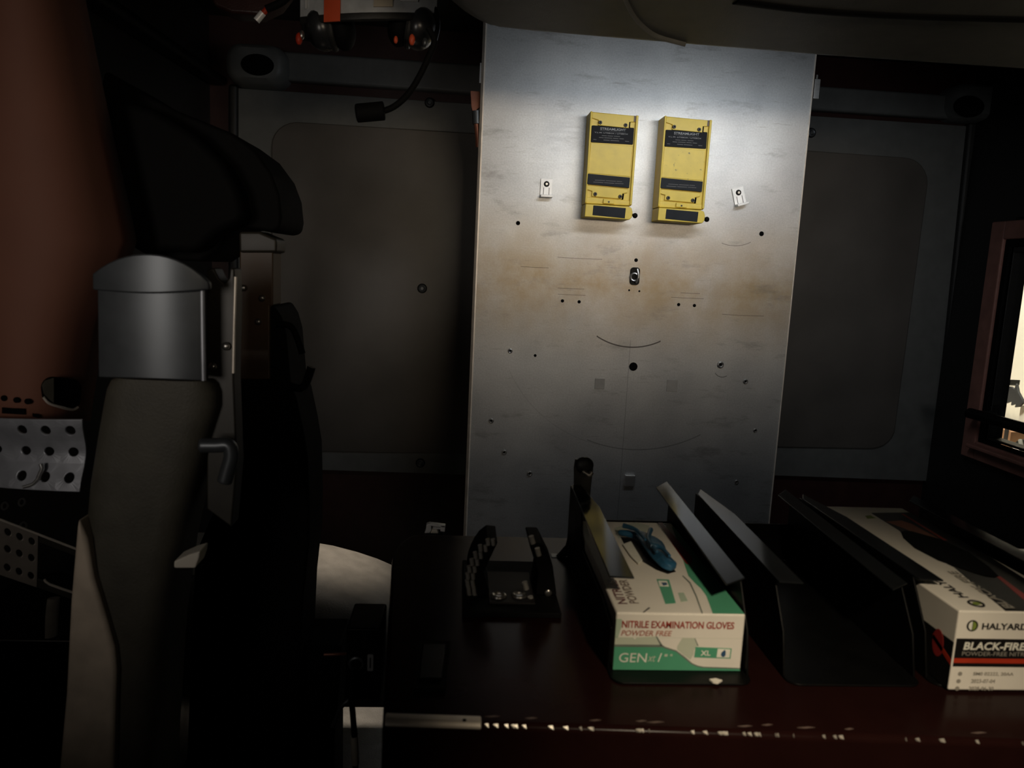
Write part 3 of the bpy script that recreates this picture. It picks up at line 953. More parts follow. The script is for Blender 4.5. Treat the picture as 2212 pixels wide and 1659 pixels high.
n = 14
cols = []
for i in range(n + 1):
    u = i / n
    cols.append((210 + 230 * u, 612 - 14 * math.sin(PI * u), 815 + 8 * u))
curved_plate('bracket_plate', cols, M_plate, YN - 0.005, 0.010, 0.006, bevel=0.0015)
MB().tube([P(437, 622, Y=YN - 0.004), P(438, 720, Y=YN - 0.004), P(440, 822, Y=YN - 0.004)], 0.0028, smooth=1).build('edge_highlight', M_perf, sa, smooth=True)  # pale tube added to draw the highlight down the plate edge
cols = []
for i in range(n + 1):
    u = i / n
    top = 600 - 52 * (1 - abs(2 * u - 0.92) ** 2.2) + (8 if u > 0.95 else 0)
    cols.append((199 + 253 * u, min(610, top), 626 + 8 * math.sin(PI * u)))
curved_plate('plate_cap', cols, M_plate, YN - 0.012, 0.012, 0.010, bevel=0.002)
MB().prism([P(a, b, Y=YN + 0.03) for a, b in ((446, 582), (462, 578), (472, 600), (484, 612), (494, 600), (497, 578), (506, 580), (508, 640), (505, 820), (512, 1000), (500, 1140), (446, 1100), (446, 820))], (0, 0.03, 0)).build('side_rail', M_olive, sa, bevel=0.003)
MB().tube([P(509, 598, Y=YN + 0.026), P(506, 700, Y=YN + 0.026), P(504, 806, Y=YN + 0.026)], 0.0017, smooth=1).build('chrome_edge', M_alu_edge, sa, smooth=True)
for a, b in ((489, 748), (460, 792)):
    MB().ellipsoid(P(a, b, Y=YN + 0.028), (0.005, 0.004, 0.005), 14, 8).build('rail_bolt', M_steel, sa, smooth=True)
MB().tube([P(a, b, Y=YN - 0.01) for a, b in ((430, 962), (470, 962), (494, 962), (500, 985), (492, 1015), (484, 1044))], 0.0085, 12, smooth=4).build('hook', M_plate, sa, subsurf=1)
MB().prism([P(a, b, Y=YN - 0.02) for a, b in ((375, 1213), (408, 1198), (432, 1191), (430, 1205), (422, 1228), (375, 1228))], (0, 0.03, 0)).build('strap_clip', M_cream, sa, bevel=0.002)

# ------------------------------------------------------------------ far dark seat with headrest and cylinder hooks
YF_ = 1.12
sb = thing('jump_seat', 'far black seat back with rounded headrest and two cylinder hooks', 'seat back', (-0.30, 1.2, FLOOR))
hr = [(225, 150), (300, 195), (380, 238), (440, 262), (500, 287), (548, 322), (585, 372), (603, 420), (608, 470), (604, 492), (588, 501), (545, 495), (500, 487), (470, 540), (430, 565), (330, 560), (262, 520), (225, 380), (205, 230)]
MB().prism([P(a, b, Y=YF_) for a, b in hr], (0, 0.16, 0)).build('headrest', M_rubber, sb, bevel=0.022, seg=4)
hr2 = [(230, 205), (330, 235), (420, 290), (480, 350), (512, 410), (524, 462), (520, 480), (470, 500), (420, 545), (300, 540), (240, 420)]
MB().prism([P(a, b, Y=YF_ - 0.05) for a, b in hr2], (0, 0.06, 0)).build('headrest_wing', M_rubber, sb, bevel=0.016, seg=4)
bk = MB().prism([P(a, b, Y=YF_) for a, b in ((517, 512), (545, 503), (575, 508), (597, 520), (597, 544), (590, 545), (590, 660), (583, 662), (583, 820), (517, 820))], (0, 0.05, 0)).build('bracket', M_brown, sb, bevel=0.003)
MB().prism([P(a, b, Y=YF_ - 0.004) for a, b in ((515, 500), (560, 500), (598, 516), (598, 546), (516, 546))], (0, 0.056, 0)).build('bracket_cap', M_olive, sb, bevel=0.004)
for a, b in ((526, 622), (566, 644), (558, 695)):
    MB().ellipsoid(P(a, b, Y=YF_ - 0.002), (0.005, 0.004, 0.005), 14, 8).build('bracket_bolt', M_steel, sb, smooth=True)
bc = [(508, 810), (560, 700), (576, 662), (592, 660), (608, 685), (618, 720), (628, 830), (640, 860), (655, 930), (665, 990), (668, 1100), (667, 1180), (655, 1290), (648, 1450), (640, 1700), (400, 1700), (420, 1200), (505, 1000)]
MB().prism([P(a, b, Y=YF_ + 0.004) for a, b in bc], (0, 0.12, 0)).build('back_shell', M_rubber, sb, bevel=0.012, seg=3)
pb = P(520, 1700, Y=YF_)
MB().box((pb.x - 0.10, YF_ + 0.01, FLOOR), (pb.x + 0.06, YF_ + 0.11, pb.z + 0.02)).build('pedestal', M_rubber, sb, bevel=0.01)
MB().prism([P(a, b, Y=YF_ + 0.03) for a, b in ((600, 1395), (738, 1395), (730, 1520), (722, 1600), (722, 1760), (600, 1760))], (0, 0.10, 0)).build('seat_base', M_rubber, sb, bevel=0.006)
MB().tube([P(a, b, Y=YF_) for a, b in ((600, 700), (622, 702), (634, 712), (645, 738), (653, 764))], 0.0048).build('cylinder_hook', M_rubber, sb, smooth=True)
MB().tube([P(a, b, Y=YF_) for a, b in ((612, 828), (634, 836), (650, 839), (660, 830), (667, 812), (673, 793))], (0.0055, 0.0062)).build('cylinder_hook', M_blackgloss, sb, smooth=True)

# ------------------------------------------------------------------ red-brown shell at the left edge
sh = thing('seat_shell', 'big red-brown curved shell with an oval slot at the left edge', 'seat shell', (-0.62, 1.02, 1.28))
bnd = [(-60, 165), (0, 178), (150, 208), (300, 240), (450, 275), (520, 290), (600, 262), (700, 225), (800, 205), (860, 196), (908, 190)]


def shell_y(u):
    return 0.93 + 0.20 * (u - 0.38) ** 2 + 0.05 * max(0.0, u - 0.7)


rows = []
for py, xr in bnd:
    rows.append([P(-70 + (xr + 70) * j / 10, py, Y=shell_y(j / 10)) for j in range(11)])
MB().loft(rows, cap=False, closed=False).build('shell', M_shell, sh, smooth=True, solid=0.008)


def SP(px, py, d=0.006):
    u = (px + 70) / (200 + 70)
    q = P(px, py, Y=shell_y(u))
    return P(px, py, Y=q.y - d)


ov = corner_px(112, 838, 24, 24, 180, 270) + corner_px(150, 838, 24, 20, 270, 360) + corner_px(150, 866, 22, 18, 0, 90) + corner_px(118, 852, 28, 22, 95, 180)
MB().prism([SP(a, b, 0.014) for a, b in ov], (0, 0.002, 0)).build('oval_slot', M_hole, sh)
MB().prism([SP(a, b, 0.0155) for a, b in ((90, 832), (97, 822), (116, 816), (116, 871), (104, 862), (94, 850))], (0, 0.001, 0)).build('slot_lit_view', M_column, sh)  # tan patch paints the lit view through the slot
MB().tube([SP(a, b, 0.015) for a, b in ((94, 858), (106, 871), (130, 879), (156, 885), (168, 880))], 0.0016).build('slot_lip', M_alu_edge, sh, smooth=True)
for a, b in ((9, 860), (36, 864), (60, 867)):
    MB().cyl(SP(a, b, 0.0055), (0, -1, 0), 0.0035, 0.001, 14).build('bolt_hole', M_hole, sh)
for (a, b, c_, d_) in ((4, 880, 53, 896), (70, 893, 84, 903)):
    MB().prism([SP(x_, y_) for x_, y_ in ((a, b), (c_, b + 3), (c_, d_), (a, d_ - 3))], (0, 0.001, 0)).build('square_slot', M_hole, sh)


# ------------------------------------------------------------------ perforated steel straps
def perforated(name, label, corner, pts, holes, thick, m):
    """Steel plate with real round holes: pts maps (u,v) in 0..1 to a world point."""
    t = thing(name, label, 'bracket strap', corner)
    us = sorted({0.0, 1.0, *[h for h in holes[0]]})
    vs = sorted({0.0, 1.0, *[h for h in holes[1]]})
    mb = MB()
    nu, nv = len(holes[0]) - 1, len(holes[1]) - 1
    rad = holes[2]
    asp = holes[3]
    N = 24
    for i in range(nu):
        for j in range(nv):
            u0, u1, v0, v1 = holes[0][i], holes[0][i + 1], holes[1][j], holes[1][j + 1]
            uc, vc = (u0 + u1) / 2, (v0 + v1) / 2
            rows = []
            inner, outer_ = [], []
            for k in range(N):
                a = 2 * PI * (k + 0.5) / N - PI / 4
                ca, sa_ = math.cos(a), math.sin(a)
                q = 1 / max(abs(ca), abs(sa_))
                outer_.append(pts(uc + (u1 - u0) / 2 * ca * q, vc + (v1 - v0) / 2 * sa_ * q))
                inner.append(pts(uc + rad * ca, vc + rad * asp * sa_))
            # square corners
            vi = [mb.bm.verts.new(p) for p in inner]
            vo = [mb.bm.verts.new(p) for p in outer_]
            for k in range(N):
                k2 = (k + 1) % N
                mb.bm.faces.new([vo[k], vo[k2], vi[k2], vi[k]])
            for a in range(4):
                c_ = pts((u1, u0, u0, u1)[a], (v1, v1, v0, v0)[a])
                k = (a + 1) * (N // 4) - 1
                mb.bm.faces.new([vo[k], mb.bm.verts.new(c_), vo[(k + 1) % N]])
    bmesh.ops.remove_doubles(mb.bm, verts=mb.bm.verts[:], dist=1e-5)
    o = mb.build('perforated_plate', m, t, smooth=False, solid=thick)
    md = o.modifiers.new('bevel', 'BEVEL')
    md.width = 0.0008
    md.segments = 2
    md.limit_method = 'ANGLE'
    return t


def bil(c):
    return lambda u, v: (c[0] * (1 - u) + c[1] * u) * (1 - v) + (c[3] * (1 - u) + c[2] * u) * v


YP = 0.90
c4 = [P(a, b, Y=YP) for a, b in ((-70, 906), (212, 903), (206, 1060), (-70, 1055))]
f4 = bil(c4)
f4b = lambda u, v: f4(u, v) + Vector((0, 0.02 * (1 - u) ** 2 - 0.006 * math.cos(v * PI * 2), 0))
p1 = perforated('perforated_strap', 'blue-grey perforated steel strap beside the near seat column', P(70, 980, Y=YP), f4b,
                ([0.0, 0.31, 0.505, 0.70, 0.90], [0.0, 0.315, 0.64, 1.0], 0.040, 1.65), 0.003, M_perf)
MB().tube([P(a, b, Y=YP - 0.004) for a, b in ((88, 1002), (91, 1012), (87, 1022), (82, 1034))], 0.0024).build('crease', M_alu, p1, smooth=True)
MB().tube([P(a, b, Y=YP - 0.003) for a, b in ((82, 1034), (70, 1046), (50, 1052))], 0.002).build('crease', M_alu, p1, smooth=True)
c5 = [P(-40, 1108, Y=0.96), P(165, 1187, Y=1.02), P(160, 1296, Y=1.02), P(-40, 1228, Y=0.96)]
p2 = perforated('perforated_strap', 'lower slanted perforated steel strap beside the near seat column', P(70, 1200, Y=0.99), bil(c5),
                ([0.0, 0.20, 0.325, 0.445, 0.58], [0.0, 0.32, 0.62, 1.0], 0.034, 1.9), 0.003, mat('dull_strap_steel', (0.36, 0.32, 0.28), 0.45, 0.4))
f5 = bil(c5)
MB().prism([f5(0.58, 0), f5(1, 0), f5(1, 0.13), f5(0.58, 0.13)], (0, 0.003, 0)).build('slot_rail', M_olive, p2)
MB().prism([f5(0.58, 0.85), f5(1, 0.85), f5(1, 1), f5(0.58, 1)], (0, 0.003, 0)).build('slot_rail', M_olive, p2)
MB().tube([f5(0.0, -0.01), f5(1, -0.01)], 0.0016, smooth=1).build('top_edge', M_alu_edge, p2, smooth=True)
MB().tube([f5(0.66, 0.80), f5(0.72, 0.86), f5(1, 0.86)], 0.0016, smooth=2).build('slot_edge', M_alu_edge, p2, smooth=True)
for a, b in ((10, 1093), (47, 1085), (50, 1136)):
    c = P(a, b, Y=1.06)
    rg = MB().ring(c, (0.3, 1, -0.4), 0.005, 0.0014, 18, 6).build('split_ring', M_steel, None, smooth=True)
    tag(rg, 'tiny bright ring behind the perforated straps', 'ring', 'rings behind the straps')
lg = thing('dark_locker', 'dark locker under the slanted perforated strap', 'locker', (-0.56, 1.16, FLOOR))
za = P(70, 1382, Y=1.06).z
MB().box((XL + 0.005, 1.06, FLOOR), (-0.44, 1.3, za)).build('locker_body', M_black, lg, bevel=0.003)
MB().tube([(XL + 0.01, 1.059, za - 0.001), (-0.45, 1.059, za - 0.001)], 0.0012, smooth=1).build('top_edge', M_steel, lg, smooth=True)
st = MB().tube([P(116, 1292, Y=1.07), P(112, 1330, Y=1.07), P(111, 1380, Y=1.07)], 0.0085, flat=0.5).build('webbing_strap', M_cush, None, smooth=True)
tag(st, 'short pale strap between slanted perforated strap and dark locker', 'strap')

# ------------------------------------------------------------------ bench cushion behind
bn = thing('bench_seat', 'rounded grey bench cushion between black seat back and console', 'bench seat', (-0.36, 1.75, FLOOR))
top = [(560, 1150), (620, 1156), (668, 1166), (720, 1175), (770, 1188), (815, 1203), (845, 1216), (868, 1240), (880, 1300)]
tp = [P(a, b, Y=1.62) for a, b in top]
tp = [Vector((XL + 0.03, 0, tp[0].z + 0.002))] + tp
rows = []
for yy, dz, sc_ in ((1.37, -0.06, 1), (1.38, -0.03, 1), (1.41, -0.008, 1), (1.50, 0, 1), (1.60, 0, 1), (1.62, -0.004, 1), (1.63, -0.03, 1)):
    rows.append([(p.x, yy, p.z + dz) for p in tp] + [(tp[-1].x, yy, 0.66), (XL + 0.03, yy, 0.66)])
MB().loft(rows).build('cushion', M_cush, bn, smooth=True)
MB().box((XL + 0.03, 1.45, 0.645), (tp[-1].x - 0.02, 1.61, 0.662)).box((XL + 0.03, 1.55, FLOOR), (-0.40, 1.60, 0.66)).build('bench_base', M_rubber, bn, bevel=0.004)

# ------------------------------------------------------------------ console in front
ZC = 1.138
con = thing('engine_console', 'glossy dark red-brown console top with chipped front edge', 'console', (0.45, 0.78, FLOOR))
fl_, fr_ = P(826, 1557, Z=ZC), P(2212, 1603, Z=ZC)
bl, br = P(845, 1225, Z=ZC), P(1221, 1161, Z=ZC)
slope = (fr_.y - fl_.y) / (fr_.x - fl_.x)
FY = lambda x: fl_.y + slope * (x - fl_.x)
BYc = br.y
plan = [Vector((fl_.x, fl_.y, ZC)), Vector((1.0, FY(1.0), ZC)), Vector((1.0, BYc, ZC))]
plan += [P(a, b, Z=ZC) for a, b in ((905, 1152), (885, 1156), (868, 1166), (855, 1180), (848, 1198), (845, 1218))]
MB().prism(plan, (0, 0, FLOOR - ZC)).build('console_body', M_console, con, bevel=0.006, seg=3)
# bare aluminium angle at the front corner, worn chips along the rest of the edge
xa, xb = P(828, 1557, Z=ZC).x, P(1040, 1566, Z=ZC).x
m_ = MB()
for x0_, x1_ in ((xa + 0.001, xb),):
    m_.prism([(x0_, FY(x0_) - 0.0016, ZC - 0.0045), (x0_, FY(x0_) - 0.0016, ZC - 0.002), (x0_, FY(x0_) + 0.0015, ZC + 0.0012), (x0_, FY(x0_) + 0.010, ZC + 0.0012), (x0_, FY(x0_) + 0.010, ZC - 0.003), (x0_, FY(x0_) + 0.004, ZC - 0.0045)], (x1_ - x0_, FY(x1_) - FY(x0_), 0))
m_.build('corner_angle', M_alu_edge, con, bevel=0.0012)
c = P(1003, 1559, Z=ZC)
MB().cyl((c.x, c.y, ZC + 0.001), (0, 0, 1), 0.0016, 0.0007, 12).build('angle_screw', M_hole, con)
rnd = random.Random(3)
px_list = [1052, 1072, 1095, 1110, 1115, 1225, 1258, 1280, 1285, 1387, 1393, 1503, 1562, 1570, 1575, 1616, 1628, 1640, 1685, 1690, 1828, 1970, 1995, 2048, 2126] + [rnd.uniform(1120, 2230) for _ in range(14)]
for px in px_list:
    x = P(px, 1570 + (px - 830) * 0.0315, Z=ZC).x
    L_ = rnd.uniform(0.0005, 0.0024)
    y = FY(x)
    h = rnd.uniform(0.0008, 0.0022)
    q = [Vector((x - L_, y + 0.0022 - h * 0.4, ZC - 0.0012 + 0.0003)), Vector((x + L_ * rnd.uniform(0.5, 1), y + 0.0024, ZC - 0.0009)), Vector((x + L_, y + 0.0005, ZC - 0.0034)), Vector((x - L_ * 0.4, y + 0.0008 + h * 0.2, ZC - 0.0030))]
    MB().prism([v + Vector((0, -0.0004, 0.0004)) for v in q], (0, 0.001, -0.001)).build('paint_chip', M_chip, con)
for px in (1065, 1150, 1290, 1390, 1420, 1610, 1660, 1740, 1830, 2100):
    x = P(px, 1570, Z=ZC).x
    y = FY(x) + rnd.uniform(0.009, 0.013)
    a = rnd.uniform(0.003, 0.009)
    MB().prism([(x - a, y, ZC + 0.0002), (x - a * 0.2, y - 0.001, ZC + 0.0002), (x + a, y + 0.0004, ZC + 0.0002), (x + a * 0.3, y + 0.0014, ZC + 0.0002)], (0, 0, -0.0008)).build('rub_mark', mat('worn_primer', (0.14, 0.10, 0.085), 0.5), con)
# recessed black socket plate on the console
sp = [P(a, b, Z=ZC) for a, b in ((905, 1392), (973, 1392), (962, 1497), (892, 1497))]
sw = thing('switch_plate', 'small flat black switch plate set on the console near its front corner', 'switch plate', sum(sp, Vector((0, 0, 0))) / 4)
MB().prism(sp, (0, 0, 0.004)).build('plate', M_rubber, sw, bevel=0.001)
rk = [p * 0.72 + (sum(sp, Vector((0, 0, 0))) / 4) * 0.28 + Vector((0, 0, 0.004)) for p in sp]
MB().prism(rk, (0, 0, 0.003)).build('rocker', M_black, sw, bevel=0.001)
# white clip behind the back edge, on a dark post
wc = thing('white_clip', 'small bright white clip standing behind the console back corner', 'clip', P(940, 1160, Y=1.04))
YW_ = 1.03
MB().prism([P(a, b, Y=YW_) for a, b in ((921, 1134), (930, 1131), (932, 1145), (928, 1152), (917, 1152), (920, 1145))], (0, 0.01, 0)).build('clip_end', M_silver, wc, bevel=0.0006)
MB().prism([P(a, b, Y=YW_) for a, b in ((929, 1132), (962, 1136), (962, 1140), (929, 1136))], (0, 0.01, 0)).build('clip_bar', M_silver, wc, bevel=0.0005)
MB().prism([P(a, b, Y=YW_) for a, b in ((935, 1139), (952, 1141), (952, 1144), (935, 1142))], (0, 0.008, 0)).build('clip_bar', M_silver, wc, bevel=0.0005)
MB().prism([P(a, b, Y=YW_) for a, b in ((952, 1135), (962, 1136), (961, 1149), (951, 1148))], (0, 0.01, 0)).build('clip_end', M_silver, wc, bevel=0.0006)
MB().prism([P(a, b, Y=YW_) for a, b in ((929, 1153), (934, 1144), (944, 1143), (947, 1153))], (0, 0.01, 0)).build('clip_button', M_cream, wc, bevel=0.0008)
p_ = P(940, 1152, Y=YW_)
MB().box((p_.x - 0.012, YW_ - 0.002, FLOOR), (p_.x + 0.012, YW_ + 0.014, p_.z)).build('post', M_rubber, wc, bevel=0.001)

# ------------------------------------------------------------------ ribbed black tool cradle
tc = thing('tool_cradle', 'black ribbed tool cradle bolted to the console left of the glove boxes', 'tool cradle', (0.066, 0.82, ZC))
MB().box((0.014, 0.757, ZC), (0.118, 0.90, ZC + 0.006)).build('base', M_rubber, tc, bevel=0.001)
MB().box((0.042, 0.775, ZC + 0.006), (0.092, 0.86, ZC + 0.0085)).build('floor_pad', mat('dark_grey_pad', (0.022, 0.020, 0.020), 0.6, spec=0.15), tc, bevel=0.001)
jx = [(0.034, 1.205), (0.026, 1.198), (0.021, 1.190), (0.0175, 1.182), (0.015, 1.174), (0.0135, 1.166), (0.0135, 1.158), (0.015, 1.151), (0.016, 1.1445), (0.0175, 1.140)]
lj = MB().prism([(x_ + 0.005, 0.800, z_) for x_, z_ in jx] + [(0.045, 0.800, 1.140), (0.036, 0.800, 1.17), (0.050, 0.800, 1.204)], (0, 0.055, 0)).build('jaw', M_rubber, tc, bevel=0.001)
for i, (x_, z_) in enumerate(jx):
    for k in range(2):
        cxx, cyy = x_ + 0.0045 + 0.0058 * k, 0.7985
        MB().tube([(cxx, cyy, z_ + 0.0036), (cxx + 0.0008, cyy, z_), (cxx + 0.0012, cyy, z_ - 0.0036)], 0.0024, 10, smooth=2).build('rib', M_ribglint, lj, smooth=True)
rj = MB().prism([(0.084, 0.80, 1.204), (0.098, 0.80, 1.204), (0.112, 0.80, 1.178), (0.118, 0.80, 1.144), (0.094, 0.80, 1.144), (0.096, 0.80, 1.17)], (0, 0.055, 0)).build('jaw', M_rubber, tc, bevel=0.002)
for px, py in ((1149, 1166), (1162, 1192), (1135, 1265), (1147, 1296)):
    q = P(px, py, Y=0.788)
    MB().tube([q + Vector((-0.0012, 0, 0.0042)), q, q + Vector((0.0014, 0, -0.0042))], 0.0030, 10, smooth=2).build('rib', M_ribglint, rj, smooth=True)
MB().ellipsoid(P(1184, 1281, Y=0.798), (0.0042, 0.002, 0.0042), 14, 8).build('jaw_bolt', M_steel, rj, smooth=True)
for px, py in ((1077, 1287), (1122, 1286)):
    q = P(px, py, Z=ZC + 0.009)
    MB().ring(q, (0, 0, 1), 0.0065, 0.0022, 20, 8).cyl(q - Vector((0, 0, 0.002)), (0, 0, 1), 0.005, 0.002).build('floor_screw', M_steel, tc, smooth=True)

# ------------------------------------------------------------------ glove box holders
def holder(label, x0, x1, h, notch, y0=0.632, y1=0.935, lipw=0.023, tilt=0.045):
    t = thing('glove_box_holder', label, 'box holder', ((x0 + x1) / 2, 0.78, ZC), 'glove box holders on the console')
    zt_ = ZC + h
    MB().prism([(a, b, ZC) for a, b in rrect(x0, y0 - 0.004, x1, y1, 0.012)], (0, 0, 0.002)).build('base_plate', M_black, t, bevel=0.0006)
    if notch:
        prof = [(y0 + 0.02, ZC + 0.002), (y1, ZC + 0.002), (y1, zt_ + 0.26 * tilt), (0.845, zt_ + 0.17 * tilt), (0.825, ZC + 0.050), (0.70, ZC + 0.050), (y0 + 0.02, ZC + 0.042)]
    else:
        prof = [(y0 + 0.01, ZC + 0.002), (y1, ZC + 0.002), (y1, zt_ + 0.26 * tilt), (y0 + 0.05, zt_ + 0.001), (y0 + 0.02, ZC + 0.5 * h)]
    MB().prism([(x0, a, b) for a, b in prof], (0.002, 0, 0)).build('side_wall', M_black, t, bevel=0.0006)
    prof = [(y0 + 0.01, ZC + 0.002), (y1, ZC + 0.002), (y1, zt_ + 0.26 * tilt), (y0 + 0.05, zt_ + 0.001), (y0 + 0.02, ZC + 0.5 * h)]
    MB().prism([(x1 - 0.002, a, b) for a, b in prof], (0.002, 0, 0)).build('side_wall', M_black, t, bevel=0.0006)
    MB().box((x0 + 0.002, y1 - 0.002, ZC + 0.002), (x1 - 0.002, y1, ZC + 0.05)).build('back_wall', M_black, t, bevel=0.0006)
    T_ = lambda a, b: (a, b, zt_ + (b - y0 - 0.03) * tilt)
    MB().prism([T_(x0, y0 + 0.038), T_(x0 + lipw, y0 + 0.036), T_(x0 + lipw, y1 - 0.08), T_(x0 + 0.010, y1 + 0.012), T_(x0, y1 - 0.01)], (0, 0, 0.0018)).build('spring_lip', M_blackgloss, t, bevel=0.0006)
    MB().prism([T_(x1 - lipw, y0 + 0.025), T_(x1, y0 + 0.040), T_(x1, y1 + 0.02), T_(x1 - lipw * 0.9, y1 - 0.005)], (0, 0, 0.0018)).build('spring_lip', M_blackgloss, t, bevel=0.0006)
    return t


holder('black sheet steel holder gripping the white and teal glove box', 0.147, 0.2765, 0.082, True)
holder('empty black sheet steel holder between the two glove boxes', 0.309, 0.436, 0.080, False, tilt=0.03)
holder('black sheet steel holder gripping the black and white glove box', 0.446, 0.612, 0.0855, False, tilt=0.0)
dbr = MB().prism([P(a, b, Z=ZC + 0.0025) for a, b in ((1532, 1470), (1545, 1468), (1560, 1472), (1550, 1478), (1540, 1476))], (0, 0, 0.0015)).build('paper_scrap', M_card, None)
tag(dbr, 'tiny pale scrap on the holder base under the teal glove box', 'scrap')

# strap bracket standing left of the holder
sbk = thing('strap_bracket', 'tall narrow black metal strap bracket rising behind the tool cradle', 'bracket', (0.14, 0.93, ZC))
YB_ = 0.93
f = lambda a, b, y=YB_: P(a, b, Y=y)
MB().loft([[f(a, b), f(c_, d_), f(c_, d_) + Vector((0, 0.004, 0)), f(a, b) + Vector((0, 0.004, 0))] for a, b, c_, d_ in
           ((1243, 992, 1262, 997), (1240, 1010, 1282, 1012), (1240, 1050, 1277, 1050), (1235, 1115, 1272, 1115), (1230, 1150, 1264, 1155), (1222, 1180, 1244, 1188), (1201, 1203, 1216, 1209))]).build('strap', M_olive, sbk, bevel=0.001)
kb_ = MB().ellipsoid(f(1262, 1005, YB_ - 0.006), (0.012, 0.007, 0.011), 16, 10).build('clamp_head', M_dark, sbk, smooth=True)
MB().tube([f(1258, 1018, YB_ - 0.012), f(1272, 1026, YB_ - 0.013), f(1278, 1020, YB_ - 0.012)], 0.0032).build('screw_tip', M_steel, kb_, smooth=True)
p_ = f(1208, 1206)
MB().box((p_.x - 0.01, YB_ - 0.002, ZC), (p_.x + 0.012, YB_ + 0.012, p_.z + 0.002)).build('foot', M_plate, sbk, bevel=0.001)
MB().tube([f(1246, 1123, YB_ - 0.006), f(1253, 1130, YB_ - 0.006), f(1260, 1136, YB_ - 0.006)], 0.0025).build('wire_clip', M_alu_edge, sbk, smooth=True)

# ------------------------------------------------------------------ teal and white glove box
gx0, gx1, gy0, gy1, gz0, gz1 = 0.1512, 0.2716, 0.65, 0.905, ZC + 0.002, 1.1958
gb1 = thing('glove_box', 'white and teal box of nitrile examination gloves in black holder', 'glove box', ((gx0 + gx1) / 2, 0.77, gz0))
MB().box((gx0, gy0, gz0), (gx1, gy1, gz1)).build('carton', M_card, gb1, bevel=0.0022, seg=3)
NF = [0]


def fprint(zpts, m, name='print', lay=1, parent=None):      # close-up of the front face -> ink on the front
    pts = [P(1290 + a / 6.1444, 1290 + b / 6.143, Y=gy0) for a, b in zpts]
    d = 0.0001 * lay
    pts = [Vector((min(max(p.x, gx0 + 0.0004), gx1 - 0.0004), gy0 - d, min(max(p.z, gz0 + 0.0004), gz1 - 0.0004))) for p in pts]
    return MB().prism(pts, (0, d * 0.9, 0)).build(name, m, parent or gb1)


fprint([(175, 985), (205, 650), (860, 655), (900, 668), (1050, 715), (1160, 800), (1260, 885), (1330, 915), (1410, 932), (1890, 950), (1920, 985)], M_teal, 'teal_band', 2)
fprint([(205, 625), (860, 630), (905, 658), (1050, 705), (1165, 792), (1265, 876), (1335, 906), (1410, 922), (1890, 938), (1890, 952), (1400, 936), (1320, 918), (1250, 888), (1150, 806), (1045, 722), (895, 676), (860, 662), (205, 655)], M_greyline, 'band_shadow', 3)
fprint([(215, 285), (330, 290), (320, 400), (270, 560), (210, 560)], M_tealp, 'pale_panel', 1)
fprint([(210, 545), (320, 530), (470, 530), (500, 560), (530, 530), (780, 520), (850, 632), (205, 628)], M_tealp2, 'pale_panel', 2)
fprint([(776, 520), (795, 520), (868, 638), (840, 645)], M_greyline, 'slash', 3)
fprint([(1130, 540), (1290, 545), (1335, 640), (1285, 700), (1280, 760), (1235, 830), (1150, 770), (1060, 695), (1062, 650)], M_tealp2, 'hexagon', 1)
fprint([(1290, 545), (1302, 545), (1345, 645), (1332, 650)], M_greyline, 'hexagon_edge', 2)
fprint([(215, 528), (1950, 548), (1950, 551), (215, 531)], M_tealp2, 'crease', 1)
fprint([(1305, 660), (1785, 680), (1768, 815), (1285, 798)], M_teal, 'size_badge', 2)
fprint([(1600, 682), (1768, 690), (1755, 802), (1582, 796)], M_whitep, 'badge_window', 3)
fprint([(1690, 692), (1706, 720), (1702, 770), (1680, 792), (1655, 790), (1640, 765), (1650, 730), (1676, 710)], M_bluep, 'hand_mark', 4)


def ftext(body, zx, zy, zx1, h_z, m, lay=4, **k):           # baseline left in the close-up, right end, height in close-up px
    a, b = P(1290 + zx / 6.1444, 1290 + zy / 6.143, Y=gy0), P(1290 + zx1 / 6.1444, 1290 + zy / 6.143, Y=gy0)
    c_ = P(1290 + zx / 6.1444, 1290 + (zy - h_z) / 6.143, Y=gy0)
    return text('lettering', body, (a.x, gy0 - 0.0001 * lay, a.z), (1, 0, 0), (0, 0, 1), b.x - a.x, c_.z - a.z, m, gb1, depth=0.0001, **k)


ftext('NITRILE EXAMINATION GLOVES', 325, 402, 1815, 96, M_redtxt, bold=0.022)
ftext('POWDER FREE', 315, 506, 990, 72, M_redtxt2, bold=0.012, shear=0.22)
ftext('GEN', 285, 858, 655, 122, M_whitep, shear=0.05)
ftext('xt', 668, 850, 770, 80, M_tealp2, shear=0.3)
ftext('l', 800, 855, 850, 115, M_whitep, shear=0.5, bold=0.03)
fprint([(895, 755), (935, 755), (930, 785), (890, 785)], M_tealp2, 'dot', 4)
fprint([(970, 755), (1000, 755), (996, 780), (966, 780)], M_tealp, 'dot', 4)
ftext('XL', 1368, 772, 1500, 68, M_whitep, bold=0.02)

ZT = gz1


def T3(a, b, dz=0.0):
    p = P(1200 + a / 4.424, 1050 + b / 4.424, Z=ZT)
    return Vector((min(max(p.x, gx0 + 0.001), gx1 - 0.001), min(max(p.y, gy0 + 0.001), gy1 - 0.001), ZT + dz))


def tprint(zpts, m, name='print', lay=1):
    d = 0.0001 * lay
    return MB().prism([T3(a, b, d) for a, b in zpts], (0, 0, -d * 0.9)).build(name, m, gb1)


